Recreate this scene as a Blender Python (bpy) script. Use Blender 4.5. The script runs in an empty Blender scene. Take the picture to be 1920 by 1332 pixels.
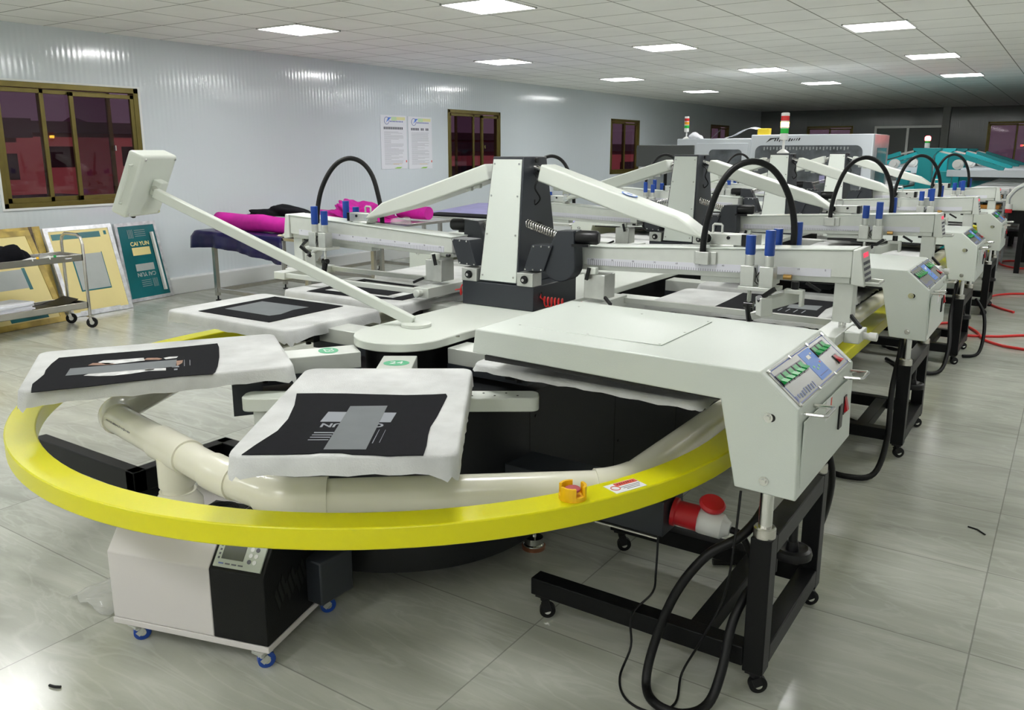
import bpy, bmesh, math, random
from mathutils import Vector, Matrix
random.seed(7)
PI = math.pi
sc = bpy.context.scene
COL = sc.collection

# ------------------------------------------------------------------ camera
EYE = Vector((0, 0, 1.5))
PITCH, YAW, FPX = math.radians(12.585), math.radians(33.832), 1556.5
FWD = Vector((-math.sin(YAW) * math.cos(PITCH), math.cos(YAW) * math.cos(PITCH), -math.sin(PITCH)))
RGT = Vector((math.cos(YAW), math.sin(YAW), 0))
UPV = RGT.cross(FWD)
cam_d = bpy.data.cameras.new('camera'); cam = bpy.data.objects.new('camera', cam_d); COL.objects.link(cam)
m = Matrix((RGT, UPV, -FWD)).transposed().to_4x4(); m.translation = EYE
cam.matrix_world = m
cam_d.sensor_fit = 'HORIZONTAL'; cam_d.sensor_width = 36; cam_d.lens = FPX / 1920 * 36
cam_d.shift_y = -(666 - 629.2) / 1920
cam_d.clip_start = .05; cam_d.clip_end = 300
sc.camera = cam

# ------------------------------------------------------------------ world, light, exposure
w = bpy.data.worlds.new('dusk'); sc.world = w; w.use_nodes = True
nt = w.node_tree; bg = nt.nodes['Background']
tc = nt.nodes.new('ShaderNodeTexCoord'); sp = nt.nodes.new('ShaderNodeSeparateXYZ'); rp = nt.nodes.new('ShaderNodeValToRGB')
nt.links.new(tc.outputs['Generated'], sp.inputs[0]); nt.links.new(sp.outputs['Z'], rp.inputs[0]); nt.links.new(rp.outputs[0], bg.inputs['Color'])
rp.color_ramp.elements[0].position = 0; rp.color_ramp.elements[0].color = (.155, .105, .14, 1)
rp.color_ramp.elements[1].position = .5; rp.color_ramp.elements[1].color = (.115, .085, .13, 1)
bg.inputs['Strength'].default_value = .42
sun_d = bpy.data.lights.new('added_facade_light', 'SUN'); sun = bpy.data.objects.new('added_facade_light', sun_d); COL.objects.link(sun)  # lamp added to brighten the pink buildings outside, not a real low sun
sun_d.energy = .55; sun_d.color = (1, .60, .55); sun_d.angle = .05
sun.rotation_euler = Vector((-1, .35, -.42)).to_track_quat('-Z', 'Y').to_euler()
sun.location = (20, -10, 15)
sc.view_settings.view_transform = 'Standard'; sc.view_settings.look = 'None'
sc.view_settings.gamma = 1; sc.view_settings.use_curve_mapping = False
sc.view_settings.exposure = 1.17
LAMP = 13.0            # radiance of the ceiling panels
sc.cycles.max_bounces = 10; sc.cycles.diffuse_bounces = 7; sc.cycles.glossy_bounces = 4
sc.cycles.sample_clamp_indirect = 6

# ------------------------------------------------------------------ materials
MATS = {}
def mat(name, col, rough=.5, metal=0, var=.0, vscale=8, bump=0, bscale=60, emit=None, spec=.5, coat=0, trans=0):
    if name in MATS: return MATS[name]
    mm = bpy.data.materials.new(name); mm.use_nodes = True
    t = mm.node_tree; b = t.nodes['Principled BSDF']
    b.inputs['Base Color'].default_value = (*col, 1); b.inputs['Roughness'].default_value = rough
    b.inputs['Metallic'].default_value = metal; b.inputs['Specular IOR Level'].default_value = spec
    b.inputs['Coat Weight'].default_value = coat
    c = t.nodes.new('ShaderNodeTexCoord')
    if var:
        n = t.nodes.new('ShaderNodeTexNoise'); n.inputs['Scale'].default_value = vscale; n.inputs['Detail'].default_value = 5
        t.links.new(c.outputs['Object'], n.inputs['Vector'])
        r = t.nodes.new('ShaderNodeMapRange'); r.inputs[1].default_value = .3; r.inputs[2].default_value = .7
        r.inputs[3].default_value = 1 - var; r.inputs[4].default_value = 1 + var
        t.links.new(n.outputs[0], r.inputs[0])
        x = t.nodes.new('ShaderNodeVectorMath'); x.operation = 'SCALE'; x.inputs[0].default_value = col
        t.links.new(r.outputs[0], x.inputs['Scale']); t.links.new(x.outputs[0], b.inputs['Base Color'])
    if bump:
        n = t.nodes.new('ShaderNodeTexNoise'); n.inputs['Scale'].default_value = bscale; n.inputs['Detail'].default_value = 2
        t.links.new(c.outputs['Object'], n.inputs['Vector'])
        bp = t.nodes.new('ShaderNodeBump'); bp.inputs['Strength'].default_value = bump; bp.inputs['Distance'].default_value = .002
        t.links.new(n.outputs[0], bp.inputs['Height']); t.links.new(bp.outputs[0], b.inputs['Normal'])
    if emit:
        b.inputs['Emission Color'].default_value = (*emit[0], 1); b.inputs['Emission Strength'].default_value = emit[1]
    MATS[name] = mm
    return mm
WHITE = mat('white_powder_coat', (.62, .66, .615), .32, bump=.25, bscale=350)
CREAM = mat('cream_paint', (.63, .66, .605), .35, bump=.15, bscale=250)
GREYP = mat('slate_grey_paint', (.022, .026, .033), .45, bump=.3, bscale=350)
BLACKP = mat('black_paint', (.004, .0044, .0048), .42, spec=.22, bump=.3, bscale=350)
BASEB = mat('base_black_paint', (.006, .007, .008), .42, spec=.35, bump=.2, bscale=250)
ALU = mat('brushed_aluminium', (.60, .61, .58), .33, .75, var=.05, vscale=30)
ALUP = mat('anodised_profile', (.62, .64, .60), .35, .25, var=.03, vscale=20)
CHROME = mat('chrome', (.72, .72, .70), .14, 1)
STEEL = mat('stainless_steel', (.60, .58, .54), .25, .95, var=.08, vscale=12)
YELLOW = mat('yellow_paint', (.70, .66, .0), .28, bump=.22, bscale=300)
BLUE = mat('blue_plastic', (.008, .055, .32), .35)
RUBBER = mat('black_rubber', (.004, .004, .0045), .45, spec=.3)
PLASTB = mat('black_plastic', (.006, .006, .007), .35, spec=.35)
PVC = mat('cream_pvc', (.72, .70, .59), .22, var=.03, vscale=4)
WPLAST = mat('white_plastic', (.72, .72, .70), .35)
RED = mat('red_plastic', (.55, .012, .02), .35)
REDH = mat('red_hose', (.75, .03, .03), .35)
YPLAST = mat('orange_yellow_plastic', (.85, .48, .005), .4)
CLOTHB = mat('black_jersey', (.0058, .0058, .0082), .9, var=.15, vscale=40, bump=.4, bscale=500, spec=.15)
PRINTG = mat('grey_print', (.125, .138, .148), .6, var=.06, vscale=14)
PRINTL = mat('silver_print', (.24, .255, .285), .6)
PRINTW = mat('white_print', (.62, .62, .62), .6, var=.3, vscale=30)
PRINTO = mat('brown_print', (.30, .16, .10), .6, var=.3, vscale=30)
COVER = mat('pallet_cover_cloth', (.56, .565, .56), .75, var=.16, vscale=7, bump=.5, bscale=220)
FOAM = mat('white_foam', (.75, .75, .73), .6)
CHIL = mat('white_cabinet_paint', (.60, .57, .56), .4)
TEAL = mat('teal_paint', (.0, .30, .33), .4)
COPPER = mat('copper_glass', (.30, .12, .06), .3, .3)
MAG = mat('magenta_fabric', (.62, .010, .36), .7, var=.12, vscale=9)
NAVY = mat('navy_tarpaulin', (.012, .010, .075), .3, var=.25, vscale=6, bump=.6, bscale=14)
LILAC = mat('lilac_sheet', (.30, .29, .50), .5, var=.1)
CREAMC = mat('cream_cloth', (.75, .68, .42), .8, var=.08)
ORANGE = mat('orange_board', (.55, .24, .04), .6, var=.2)
GREEN = mat('green_rocker', (.0, .33, .06), .3)
GSTICK = mat('green_sticker', (.09, .42, .22), .5)
STICKW = mat('white_sticker', (.78, .78, .78), .5)
STICKB = mat('blue_sticker', (.07, .22, .70), .4)
STICKR = mat('red_sticker', (.70, .10, .06), .5)
INK = mat('grey_ink', (.12, .12, .15), .6)
INKB = mat('blue_ink', (.12, .16, .42), .6)
INKF = mat('faded_blue_ink', (.22, .25, .42), .6)
PANELG = mat('control_panel_grey', (.25, .25, .215), .25, var=.04)
LCD = mat('grey_display', (.10, .11, .11), .2)
LED = mat('red_digits', (.6, .02, .05), .4, emit=((1, .05, .12), .45))
PURPLE = mat('purple_wheel', (.30, .06, .12), .45)
YMESH = mat('yellow_screen', (.80, .68, .30), .5, var=.05, vscale=3)
TMESH = mat('teal_screen', (.0, .13, .15), .3, var=.2, vscale=3)
GMESH = mat('grey_screen_window', (.40, .43, .42), .35, var=.06, vscale=5)
FRAMEA = mat('worn_aluminium_frame', (.62, .63, .66), .35, .4, var=.22, vscale=20, bump=.4, bscale=40)
FRAMEY = mat('yellow_stained_wood', (.50, .36, .08), .5, var=.35, vscale=9)
FRAMED = mat('ink_stained_edge', (.10, .07, .04), .6, var=.6, vscale=30)
BRONZE = mat('bronze_window_frame', (.17, .135, .035), .3, .55, var=.1)
GLASSD = mat('smoked_panel', (.09, .10, .11), .12, var=.5, vscale=5)
PRN = mat('printer_white', (.58, .62, .66), .4)
PRNS = mat('printer_side_grey', (.30, .32, .33), .4, var=.1)
PINK = mat('pink_cladding', (.55, .20, .20), .7, var=.08, vscale=.4)
ROOFD = mat('dark_roof', (.06, .045, .06), .8, var=.2, vscale=.5)
ROOFB = mat('blue_roof', (.08, .07, .22), .7, var=.15, vscale=.5)
HILL = mat('hill', (.10, .06, .10), .9, var=.1, vscale=.05)
DARKW = mat('dark_opening', (.03, .015, .02), .4)
PAPER = mat('paper', (.74, .75, .80), .55)
LEAF = mat('bright_green_swoosh', (.25, .55, .05), .5)
def wrap_mat():
    mm = bpy.data.materials.new('clear_wrap'); mm.use_nodes = True; t = mm.node_tree; b = t.nodes['Principled BSDF']
    b.inputs['Base Color'].default_value = (.7, .7, .68, 1); b.inputs['Roughness'].default_value = .15; b.inputs['Alpha'].default_value = .32
    return mm
WATER = wrap_mat()

def custom_nodes(name):
    mm = bpy.data.materials.new(name); mm.use_nodes = True; MATS[name] = mm
    return mm, mm.node_tree, mm.node_tree.nodes['Principled BSDF']
def N(t, kind, **kw):
    n = t.nodes.new(kind)
    for k, v in kw.items(): setattr(n, k, v)
    return n
def math_(t, op, a, b=None, c=None):
    n = N(t, 'ShaderNodeMath', operation=op)
    for i, v in enumerate((a, b, c)):
        if v is None: continue
        if isinstance(v, (int, float)): n.inputs[i].default_value = v
        else: t.links.new(v, n.inputs[i])
    return n.outputs[0]

# polished marble-look tile floor
def floor_mat():
    mm, t, b = custom_nodes('polished_stone_tile')
    g = N(t, 'ShaderNodeNewGeometry'); s = N(t, 'ShaderNodeSeparateXYZ'); t.links.new(g.outputs['Position'], s.inputs[0])
    x, y = s.outputs['X'], s.outputs['Y']
    def joint(v, off, per):
        a = math_(t, 'FRACT', math_(t, 'DIVIDE', math_(t, 'SUBTRACT', v, off), per))
        return math_(t, 'LESS_THAN', math_(t, 'MULTIPLY', math_(t, 'MINIMUM', a, math_(t, 'SUBTRACT', 1, a)), per), .0022)
    ix = math_(t, 'FLOOR', math_(t, 'DIVIDE', math_(t, 'SUBTRACT', x, -.1), 1.185))
    iy = math_(t, 'FLOOR', math_(t, 'DIVIDE', math_(t, 'SUBTRACT', y, 2.652), .602))
    jt = math_(t, 'MAXIMUM', joint(x, -.1, 1.185), joint(y, 2.652, .602))
    mp = N(t, 'ShaderNodeMapping'); mp.inputs['Rotation'].default_value = (0, 0, -.75); mp.inputs['Scale'].default_value = (.55, 2.6, 1)
    cmb = N(t, 'ShaderNodeCombineXYZ')
    t.links.new(math_(t, 'ADD', x, math_(t, 'MULTIPLY', iy, 3.7)), cmb.inputs[0]); t.links.new(math_(t, 'ADD', y, math_(t, 'MULTIPLY', ix, 5.3)), cmb.inputs[1])
    t.links.new(cmb.outputs[0], mp.inputs['Vector'])
    n1 = N(t, 'ShaderNodeTexNoise'); n1.inputs['Scale'].default_value = 1.6; n1.inputs['Detail'].default_value = 9; n1.inputs['Roughness'].default_value = .62; n1.inputs['Distortion'].default_value = 1.2
    t.links.new(mp.outputs[0], n1.inputs['Vector'])
    n2 = N(t, 'ShaderNodeTexNoise'); n2.inputs['Scale'].default_value = 2.3; n2.inputs['Detail'].default_value = 6; n2.inputs['Distortion'].default_value = 2.2
    t.links.new(mp.outputs[0], n2.inputs['Vector'])
    vein = math_(t, 'SUBTRACT', 1, math_(t, 'MINIMUM', 1, math_(t, 'MULTIPLY', math_(t, 'ABSOLUTE', math_(t, 'SUBTRACT', n2.outputs[0], .5)), 22)))
    r = N(t, 'ShaderNodeValToRGB'); t.links.new(n1.outputs[0], r.inputs[0])
    e = r.color_ramp.elements; e[0].position = .25; e[0].color = (.34, .35, .30, 1); e[1].position = .75; e[1].color = (.53, .535, .475, 1)
    k = e.new(.5); k.color = (.44, .45, .395, 1)
    mx = N(t, 'ShaderNodeMixRGB'); t.links.new(math_(t, 'MULTIPLY', vein, .24), mx.inputs[0]); t.links.new(r.outputs[0], mx.inputs[1]); mx.inputs[2].default_value = (.64, .64, .60, 1)
    m2 = N(t, 'ShaderNodeMixRGB'); t.links.new(math_(t, 'MULTIPLY', jt, .5), m2.inputs[0]); t.links.new(mx.outputs[0], m2.inputs[1]); m2.inputs[2].default_value = (.10, .10, .09, 1)
    t.links.new(m2.outputs[0], b.inputs['Base Color'])
    t.links.new(math_(t, 'ADD', math_(t, 'MULTIPLY', n1.outputs[0], .16), .12), b.inputs['Roughness'])
    b.inputs['Specular IOR Level'].default_value = .6
    return mm
# ribbed glossy wall panel, ribs run up the wall; axis = coordinate along the wall
def wall_mat(name, axis, col, rough=.11):
    mm, t, b = custom_nodes(name)
    g = N(t, 'ShaderNodeNewGeometry'); s = N(t, 'ShaderNodeSeparateXYZ'); t.links.new(g.outputs['Position'], s.inputs[0])
    v = s.outputs[axis]
    a = math_(t, 'SINE', math_(t, 'MULTIPLY', v, 2 * PI / .052))
    pj = math_(t, 'FRACT', math_(t, 'DIVIDE', v, .95)); jt = math_(t, 'LESS_THAN', pj, .008)
    n = N(t, 'ShaderNodeTexNoise'); n.inputs['Scale'].default_value = 1.1; n.inputs['Detail'].default_value = 3
    t.links.new(g.outputs['Position'], n.inputs['Vector'])
    h = math_(t, 'ADD', math_(t, 'ADD', math_(t, 'MULTIPLY', a, .0003), math_(t, 'MULTIPLY', jt, -.004)), math_(t, 'MULTIPLY', n.outputs[0], .006))
    bp = N(t, 'ShaderNodeBump'); bp.inputs['Strength'].default_value = 1; bp.inputs['Distance'].default_value = 1
    t.links.new(h, bp.inputs['Height']); t.links.new(bp.outputs[0], b.inputs['Normal'])
    b.inputs['Base Color'].default_value = (*col, 1); b.inputs['Roughness'].default_value = rough; b.inputs['Specular IOR Level'].default_value = .85
    return mm
def ceiling_mat():
    mm, t, b = custom_nodes('ceiling_tile')
    g = N(t, 'ShaderNodeNewGeometry'); s = N(t, 'ShaderNodeSeparateXYZ'); t.links.new(g.outputs['Position'], s.inputs[0])
    def joint(v, off, per):
        a = math_(t, 'FRACT', math_(t, 'DIVIDE', math_(t, 'SUBTRACT', v, off), per))
        return math_(t, 'LESS_THAN', math_(t, 'MULTIPLY', math_(t, 'MINIMUM', a, math_(t, 'SUBTRACT', 1, a)), per), .006)
    jt = math_(t, 'MAXIMUM', joint(s.outputs['X'], -.848, .563), joint(s.outputs['Y'], 4.24, .585))
    n = N(t, 'ShaderNodeTexNoise'); n.inputs['Scale'].default_value = 3; n.inputs['Detail'].default_value = 4; t.links.new(g.outputs['Position'], n.inputs['Vector'])
    r = N(t, 'ShaderNodeMapRange'); r.inputs[3].default_value = .92; r.inputs[4].default_value = 1.06; t.links.new(n.outputs[0], r.inputs[0])
    x = N(t, 'ShaderNodeVectorMath', operation='SCALE'); x.inputs[0].default_value = (.88, .885, .85); t.links.new(r.outputs[0], x.inputs['Scale'])
    mx = N(t, 'ShaderNodeMixRGB'); t.links.new(jt, mx.inputs[0]); t.links.new(x.outputs[0], mx.inputs[1]); mx.inputs[2].default_value = (.25, .25, .22, 1)
    t.links.new(mx.outputs[0], b.inputs['Base Color']); b.inputs['Roughness'].default_value = .8
    return mm
def ruler_mat():
    mm, t, b = custom_nodes('ruler_strip')
    c = N(t, 'ShaderNodeNewGeometry'); s = N(t, 'ShaderNodeSeparateXYZ'); t.links.new(c.outputs['Position'], s.inputs[0])
    o = N(t, 'ShaderNodeTexCoord'); so = N(t, 'ShaderNodeSeparateXYZ'); t.links.new(o.outputs['Generated'], so.inputs[0])
    f = math_(t, 'FRACT', math_(t, 'MULTIPLY', s.outputs['X'], 100))
    tick = math_(t, 'MULTIPLY', math_(t, 'LESS_THAN', f, .22), math_(t, 'LESS_THAN', so.outputs['Z'], .42))
    mx = N(t, 'ShaderNodeMixRGB'); t.links.new(tick, mx.inputs[0]); mx.inputs[1].default_value = (.66, .66, .72, 1); mx.inputs[2].default_value = (.2, .2, .25, 1)
    t.links.new(mx.outputs[0], b.inputs['Base Color']); b.inputs['Roughness'].default_value = .4
    return mm
def emit_mat(name, col, st):
    mm = bpy.data.materials.new(name); mm.use_nodes = True; t = mm.node_tree; t.nodes.clear()
    o = N(t, 'ShaderNodeOutputMaterial'); e = N(t, 'ShaderNodeEmission'); e.inputs[0].default_value = (*col, 1); e.inputs[1].default_value = st
    t.links.new(e.outputs[0], o.inputs[0]); return mm
def glass_mat():
    mm = bpy.data.materials.new('tinted_window_glass'); mm.use_nodes = True; t = mm.node_tree; t.nodes.clear()
    o = N(t, 'ShaderNodeOutputMaterial'); tr = N(t, 'ShaderNodeBsdfTransparent'); tr.inputs[0].default_value = (.70, .62, .68, 1)
    gl = N(t, 'ShaderNodeBsdfGlossy'); gl.inputs['Roughness'].default_value = .02; lw = N(t, 'ShaderNodeLayerWeight'); fo = math_(t, 'ADD', math_(t, 'MULTIPLY', math_(t, 'POWER', lw.outputs['Facing'], 5.), .9), .035)
    mx = N(t, 'ShaderNodeMixShader'); t.links.new(fo, mx.inputs[0]); t.links.new(tr.outputs[0], mx.inputs[1]); t.links.new(gl.outputs[0], mx.inputs[2]); t.links.new(mx.outputs[0], o.inputs[0])
    return mm
FLOOR, CEIL, RULER, GLASS = floor_mat(), ceiling_mat(), ruler_mat(), glass_mat()
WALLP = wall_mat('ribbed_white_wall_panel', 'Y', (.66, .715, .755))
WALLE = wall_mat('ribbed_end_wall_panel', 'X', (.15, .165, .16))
PLAIN = mat('plain_white_wall', (.74, .76, .76), .5)
LAMPM = emit_mat('ceiling_panel_glow', (1, 1, .99), LAMP)

# ------------------------------------------------------------------ mesh tools
WPOS = {}
def wpos(o): return WPOS.get(o.name, Vector((0, 0, 0)))
class MB:
    def __init__(s): s.v = []; s.f = []
    def add(s, vs, fs):
        k = len(s.v); s.v += [Vector(p) for p in vs]; s.f += [tuple(i + k for i in f) for f in fs]; return s
    def box(s, x0, x1, y0, y1, z0, z1):
        return s.add([(x, y, z) for z in (z0, z1) for y in (y0, y1) for x in (x0, x1)],
                     [(0, 2, 3, 1), (4, 5, 7, 6), (0, 1, 5, 4), (2, 6, 7, 3), (0, 4, 6, 2), (1, 3, 7, 5)])
    def obox(s, c, ax, ay, az):          # oriented box: centre and three half vectors
        c, ax, ay, az = map(Vector, (c, ax, ay, az))
        return s.add([c + i * ax + j * ay + k * az for k in (-1, 1) for j in (-1, 1) for i in (-1, 1)],
                     [(0, 2, 3, 1), (4, 5, 7, 6), (0, 1, 5, 4), (2, 6, 7, 3), (0, 4, 6, 2), (1, 3, 7, 5)])
    def bar(s, a, b, wd, ht, up=(0, 0, 1)):
        a, b = Vector(a), Vector(b); d = b - a; sd = d.cross(Vector(up)).normalized(); u = sd.cross(d).normalized()
        return s.obox((a + b) / 2, d / 2, sd * wd / 2, u * ht / 2)
    def prism(s, pts, vec):              # closed polygon (3d points) swept along vec
        pts = [Vector(p) for p in pts]; n = len(pts); vec = Vector(vec)
        return s.add(pts + [p + vec for p in pts], [tuple(range(n - 1, -1, -1)), tuple(range(n, 2 * n))] + [(i, (i + 1) % n, n + (i + 1) % n, n + i) for i in range(n)])
    def cyl(s, a, b, r, r2=None, n=20, cap=True):
        a, b = Vector(a), Vector(b); r2 = r if r2 is None else r2
        d = (b - a).normalized(); t = Vector((1, 0, 0)) if abs(d.x) < .8 else Vector((0, 1, 0))
        u = d.cross(t).normalized(); v = d.cross(u)
        vs = [p + (u * math.cos(2 * PI * i / n) + v * math.sin(2 * PI * i / n)) * q for p, q in ((a, r), (b, r2)) for i in range(n)]
        fs = [(i, (i + 1) % n, n + (i + 1) % n, n + i) for i in range(n)]
        if cap: fs += [tuple(range(n - 1, -1, -1)), tuple(range(n, 2 * n))]
        return s.add(vs, fs)
    def lathe(s, c, prof, n=24, axis=(0, 0, 1)):    # profile of (radius, height) about axis through c
        c, d = Vector(c), Vector(axis).normalized(); t = Vector((1, 0, 0)) if abs(d.x) < .8 else Vector((0, 1, 0))
        u = d.cross(t).normalized(); v = d.cross(u); vs = []; k = len(prof)
        for r, h in prof:
            for i in range(n): vs.append(c + d * h + (u * math.cos(2 * PI * i / n) + v * math.sin(2 * PI * i / n)) * r)
        fs = [(j * n + i, j * n + (i + 1) % n, (j + 1) * n + (i + 1) % n, (j + 1) * n + i) for j in range(k - 1) for i in range(n)]
        fs += [tuple(range(n - 1, -1, -1)), tuple(range((k - 1) * n, k * n))]
        return s.add(vs, fs)
    def tube(s, pts, r, n=10, smooth=0, closed=False):
        pts = [Vector(p) for p in pts]
        if smooth: pts = catmull(pts, smooth, closed)
        k = len(pts); vs = []; prev = None
        for i, p in enumerate(pts):
            a = pts[(i - 1) % k] if closed or i > 0 else p; b = pts[(i + 1) % k] if closed or i < k - 1 else p
            d = (b - a).normalized()
            if prev is None:
                t = Vector((0, 0, 1)) if abs(d.z) < .9 else Vector((1, 0, 0)); u = d.cross(t).normalized()
            else:
                u = prev - d * prev.dot(d); u = u.normalized() if u.length > 1e-6 else d.cross(Vector((0, 0, 1))).normalized()
            prev = u; v = d.cross(u)
            vs += [p + (u * math.cos(2 * PI * j / n) + v * math.sin(2 * PI * j / n)) * r for j in range(n)]
        fs = [(i * n + j, i * n + (j + 1) % n, ((i + 1) % k) * n + (j + 1) % n, ((i + 1) % k) * n + j) for i in range(k if closed else k - 1) for j in range(n)]
        if not closed: fs += [tuple(range(n - 1, -1, -1)), tuple(range((k - 1) * n, k * n))]
        return s.add(vs, fs)
    def sweep(s, path, sect, closed=False):         # section (offset out, z) swept along a flat path with outward normals
        k = len(path); n = len(sect); vs = []
        for (p, nr) in path:
            for (o, z) in sect: vs.append((p[0] + nr[0] * o, p[1] + nr[1] * o, z))
        fs = [(i * n + j, i * n + (j + 1) % n, ((i + 1) % k) * n + (j + 1) % n, ((i + 1) % k) * n + j) for i in range(k if closed else k - 1) for j in range(n)]
        if not closed: fs += [tuple(range(n - 1, -1, -1)), tuple(range((k - 1) * n, k * n))]
        return s.add(vs, fs)
    def map(s, fn): s.v = [Vector(fn(p)) for p in s.v]; return s
    def build(s, name, material, parent=None, bevel=0, smooth=True, angle=38, origin=None, recalc=True, segs=2):
        xs = [p.x for p in s.v]; ys = [p.y for p in s.v]; zs = [p.z for p in s.v]
        o = Vector(origin) if origin is not None else Vector(((min(xs) + max(xs)) / 2, (min(ys) + max(ys)) / 2, min(zs)))
        me = bpy.data.meshes.new(name); me.from_pydata([p - o for p in s.v], [], s.f)
        if recalc:
            bm = bmesh.new(); bm.from_mesh(me); bmesh.ops.recalc_face_normals(bm, faces=bm.faces); bm.to_mesh(me); bm.free()
        me.materials.append(material)
        if smooth:
            me.shade_smooth(); me.set_sharp_from_angle(angle=math.radians(angle))
        ob = bpy.data.objects.new(name, me); COL.objects.link(ob)
        WPOS[ob.name] = o
        if parent is not None: ob.parent = parent; ob.location = o - wpos(parent)
        else: ob.location = o
        if bevel:
            b = ob.modifiers.new('bevel', 'BEVEL'); b.width = bevel; b.segments = segs; b.limit_method = 'ANGLE'; b.angle_limit = .6; b.harden_normals = False
        return ob
def catmull(P, k, closed=False):
    out = []; n = len(P)
    for i in range(n if closed else n - 1):
        if closed: p0, p1, p2, p3 = P[(i - 1) % n], P[i], P[(i + 1) % n], P[(i + 2) % n]
        else: p0, p1, p2, p3 = P[max(i - 1, 0)], P[i], P[i + 1], P[min(i + 2, n - 1)]
        for j in range(k):
            t = j / k
            out.append(.5 * ((2 * p1) + (p2 - p0) * t + (2 * p0 - 5 * p1 + 4 * p2 - p3) * t * t + (3 * p1 - p0 - 3 * p2 + p3) * t ** 3))
    if not closed: out.append(P[-1])
    return out
def empty(name, loc, parent=None):
    o = bpy.data.objects.new(name, None); COL.objects.link(o); o.empty_display_size = .1
    WPOS[o.name] = Vector(loc)
    if parent is not None: o.parent = parent; o.location = Vector(loc) - wpos(parent)
    else: o.location = loc
    return o
def tag(o, label, cat, group=None, kind=None):
    o['label'] = label; o['category'] = cat
    if group: o['group'] = group
    if kind: o['kind'] = kind
    return o
def struct(o): o['kind'] = 'structure'; return o
def dup(o, parent=None, off=(0, 0, 0)):
    c = o.copy(); COL.objects.link(c)
    if parent is not None: c.parent = parent
    c.location = o.location + Vector(off)
    WPOS[c.name] = wpos(o) + Vector(off)
    for ch in list(o.children): dup(ch, c)
    return c
def rrect(x0, x1, y0, y1, r, n=6):
    out = []
    for cx, cy, a in ((x1 - r, y0 + r, -PI / 2), (x1 - r, y1 - r, 0), (x0 + r, y1 - r, PI / 2), (x0 + r, y0 + r, PI)):
        for i in range(n + 1): out.append((cx + r * math.cos(a + i * PI / 2 / n), cy + r * math.sin(a + i * PI / 2 / n)))
    return out
def text(s, size, material, name, parent, right, up, pos, align='CENTER', thick=.0004, bold=False):
    cu = bpy.data.curves.new('t', 'FONT'); cu.body = s; cu.size = size; cu.align_x = align; cu.align_y = 'CENTER'; cu.extrude = thick
    if bold: cu.offset = size * .025
    ob = bpy.data.objects.new('t', cu); COL.objects.link(ob)
    me = bpy.data.meshes.new_from_object(ob.evaluated_get(bpy.context.evaluated_depsgraph_get()))
    bpy.data.objects.remove(ob); bpy.data.curves.remove(cu)
    r, u = Vector(right).normalized(), Vector(up).normalized(); nn = r.cross(u)
    M = Matrix((r, u, nn)).transposed().to_4x4()
    b = MB(); b.v = [M @ v.co + Vector(pos) for v in me.vertices]; b.f = [tuple(p.vertices) for p in me.polygons]
    bpy.data.meshes.remove(me)
    return b.build(name, material, parent, smooth=False, recalc=False)
def caster(name, parent, x, y, r=.028, wheel=RUBBER, top=.075, body=PLASTB, ang=0.):
    dx, dy = math.cos(ang), math.sin(ang)
    b = MB().box(x - .022, x + .022, y - .022, y + .022, top - .008, top).cyl((x, y, top - .008), (x, y, top - .022), .014)
    ox, oy = x + dx * .010, y + dy * .010
    for sgn in (-1, 1):
        b.bar((x - dy * .016 * sgn, y + dx * .016 * sgn, top - .02), (ox - dy * .016 * sgn, oy + dx * .016 * sgn, r), .003, .026, up=(dx, dy, 0.01))
    o = b.build(name, body, parent)
    a = Vector((ox, oy, r)); sd = Vector((-dy, dx, 0))
    MB().lathe(a, [(r * .75, -.012), (r, -.009), (r, .009), (r * .75, .012)], 22, sd).build('wheel', wheel, o)
    MB().cyl(a - sd * .0135, a + sd * .0135, r * .42, n=14).build('hub', CHROME, o)
    return o

def strokes(n, length, h, material, name, parent, right, up, pos, seed=1):
    r, u = Vector(right).normalized(), Vector(up).normalized(); nn = r.cross(u); rnd = random.Random(seed); b = MB(); x = 0
    for k in range(n):
        w_ = length / n; 
        b.obox(Vector(pos) + r * (x + w_ * .4 - length / 2) + u * h * rnd.uniform(-.1, .1), r * w_ * rnd.uniform(.16, .32), u * h * rnd.uniform(.3, .5) + r * h * .1, nn * .0003); x += w_
    return b.build(name, material, parent, smooth=False)

# ------------------------------------------------------------------ setting
XW, HC, YE, XR, YN = -7.95, 2.6, 25.0, 2.4, -9.5
struct(MB().box(XW - .2, XR + .2, YN - .2, YE + .2, -.12, 0).build('floor', FLOOR, smooth=False))
struct(MB().box(XW - .2, XR + .2, YN - .2, YE + .2, HC, HC + .12).build('ceiling', CEIL, smooth=False))
WINS = [(3.70, 5.10, .985, 2.10), (10.13, 11.51, 1.0, 2.10), (15.44, 16.77, 1.02, 2.12), (20.98, 22.32, 1.02, 2.14)]
b = MB(); y = YN
for (a, c, z0, z1) in WINS:
    b.box(XW - .1, XW, y, a, 0, HC); b.box(XW - .1, XW, a, c, 0, z0); b.box(XW - .1, XW, a, c, z1, HC); y = c
b.box(XW - .1, XW, y, YE, 0, HC)
struct(b.build('wall_left', WALLP, smooth=False))
struct(MB().box(XW + .0, XW + .13, YN, YE, 0, .165).build('baseboard_left', PLAIN, bevel=.006))
struct(MB().box(XR, XR + .1, YN, YE, 0, HC).build('wall_right', PLAIN, smooth=False))
struct(MB().box(XW - .1, XR + .1, YN - .1, YN, 0, HC).build('wall_front', PLAIN, smooth=False))
EW = [(-6.6, -5.35, .95, 2.16), (-2.08, -.75, .9, 2.21)]
b = MB(); x = XW
for (a, c, z0, z1) in EW:
    b.box(x, a, YE, YE + .1, 0, HC); b.box(a, c, YE, YE + .1, 0, z0); b.box(a, c, YE, YE + .1, z1, HC); x = c
b.box(x, XR, YE, YE + .1, 0, HC)
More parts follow.
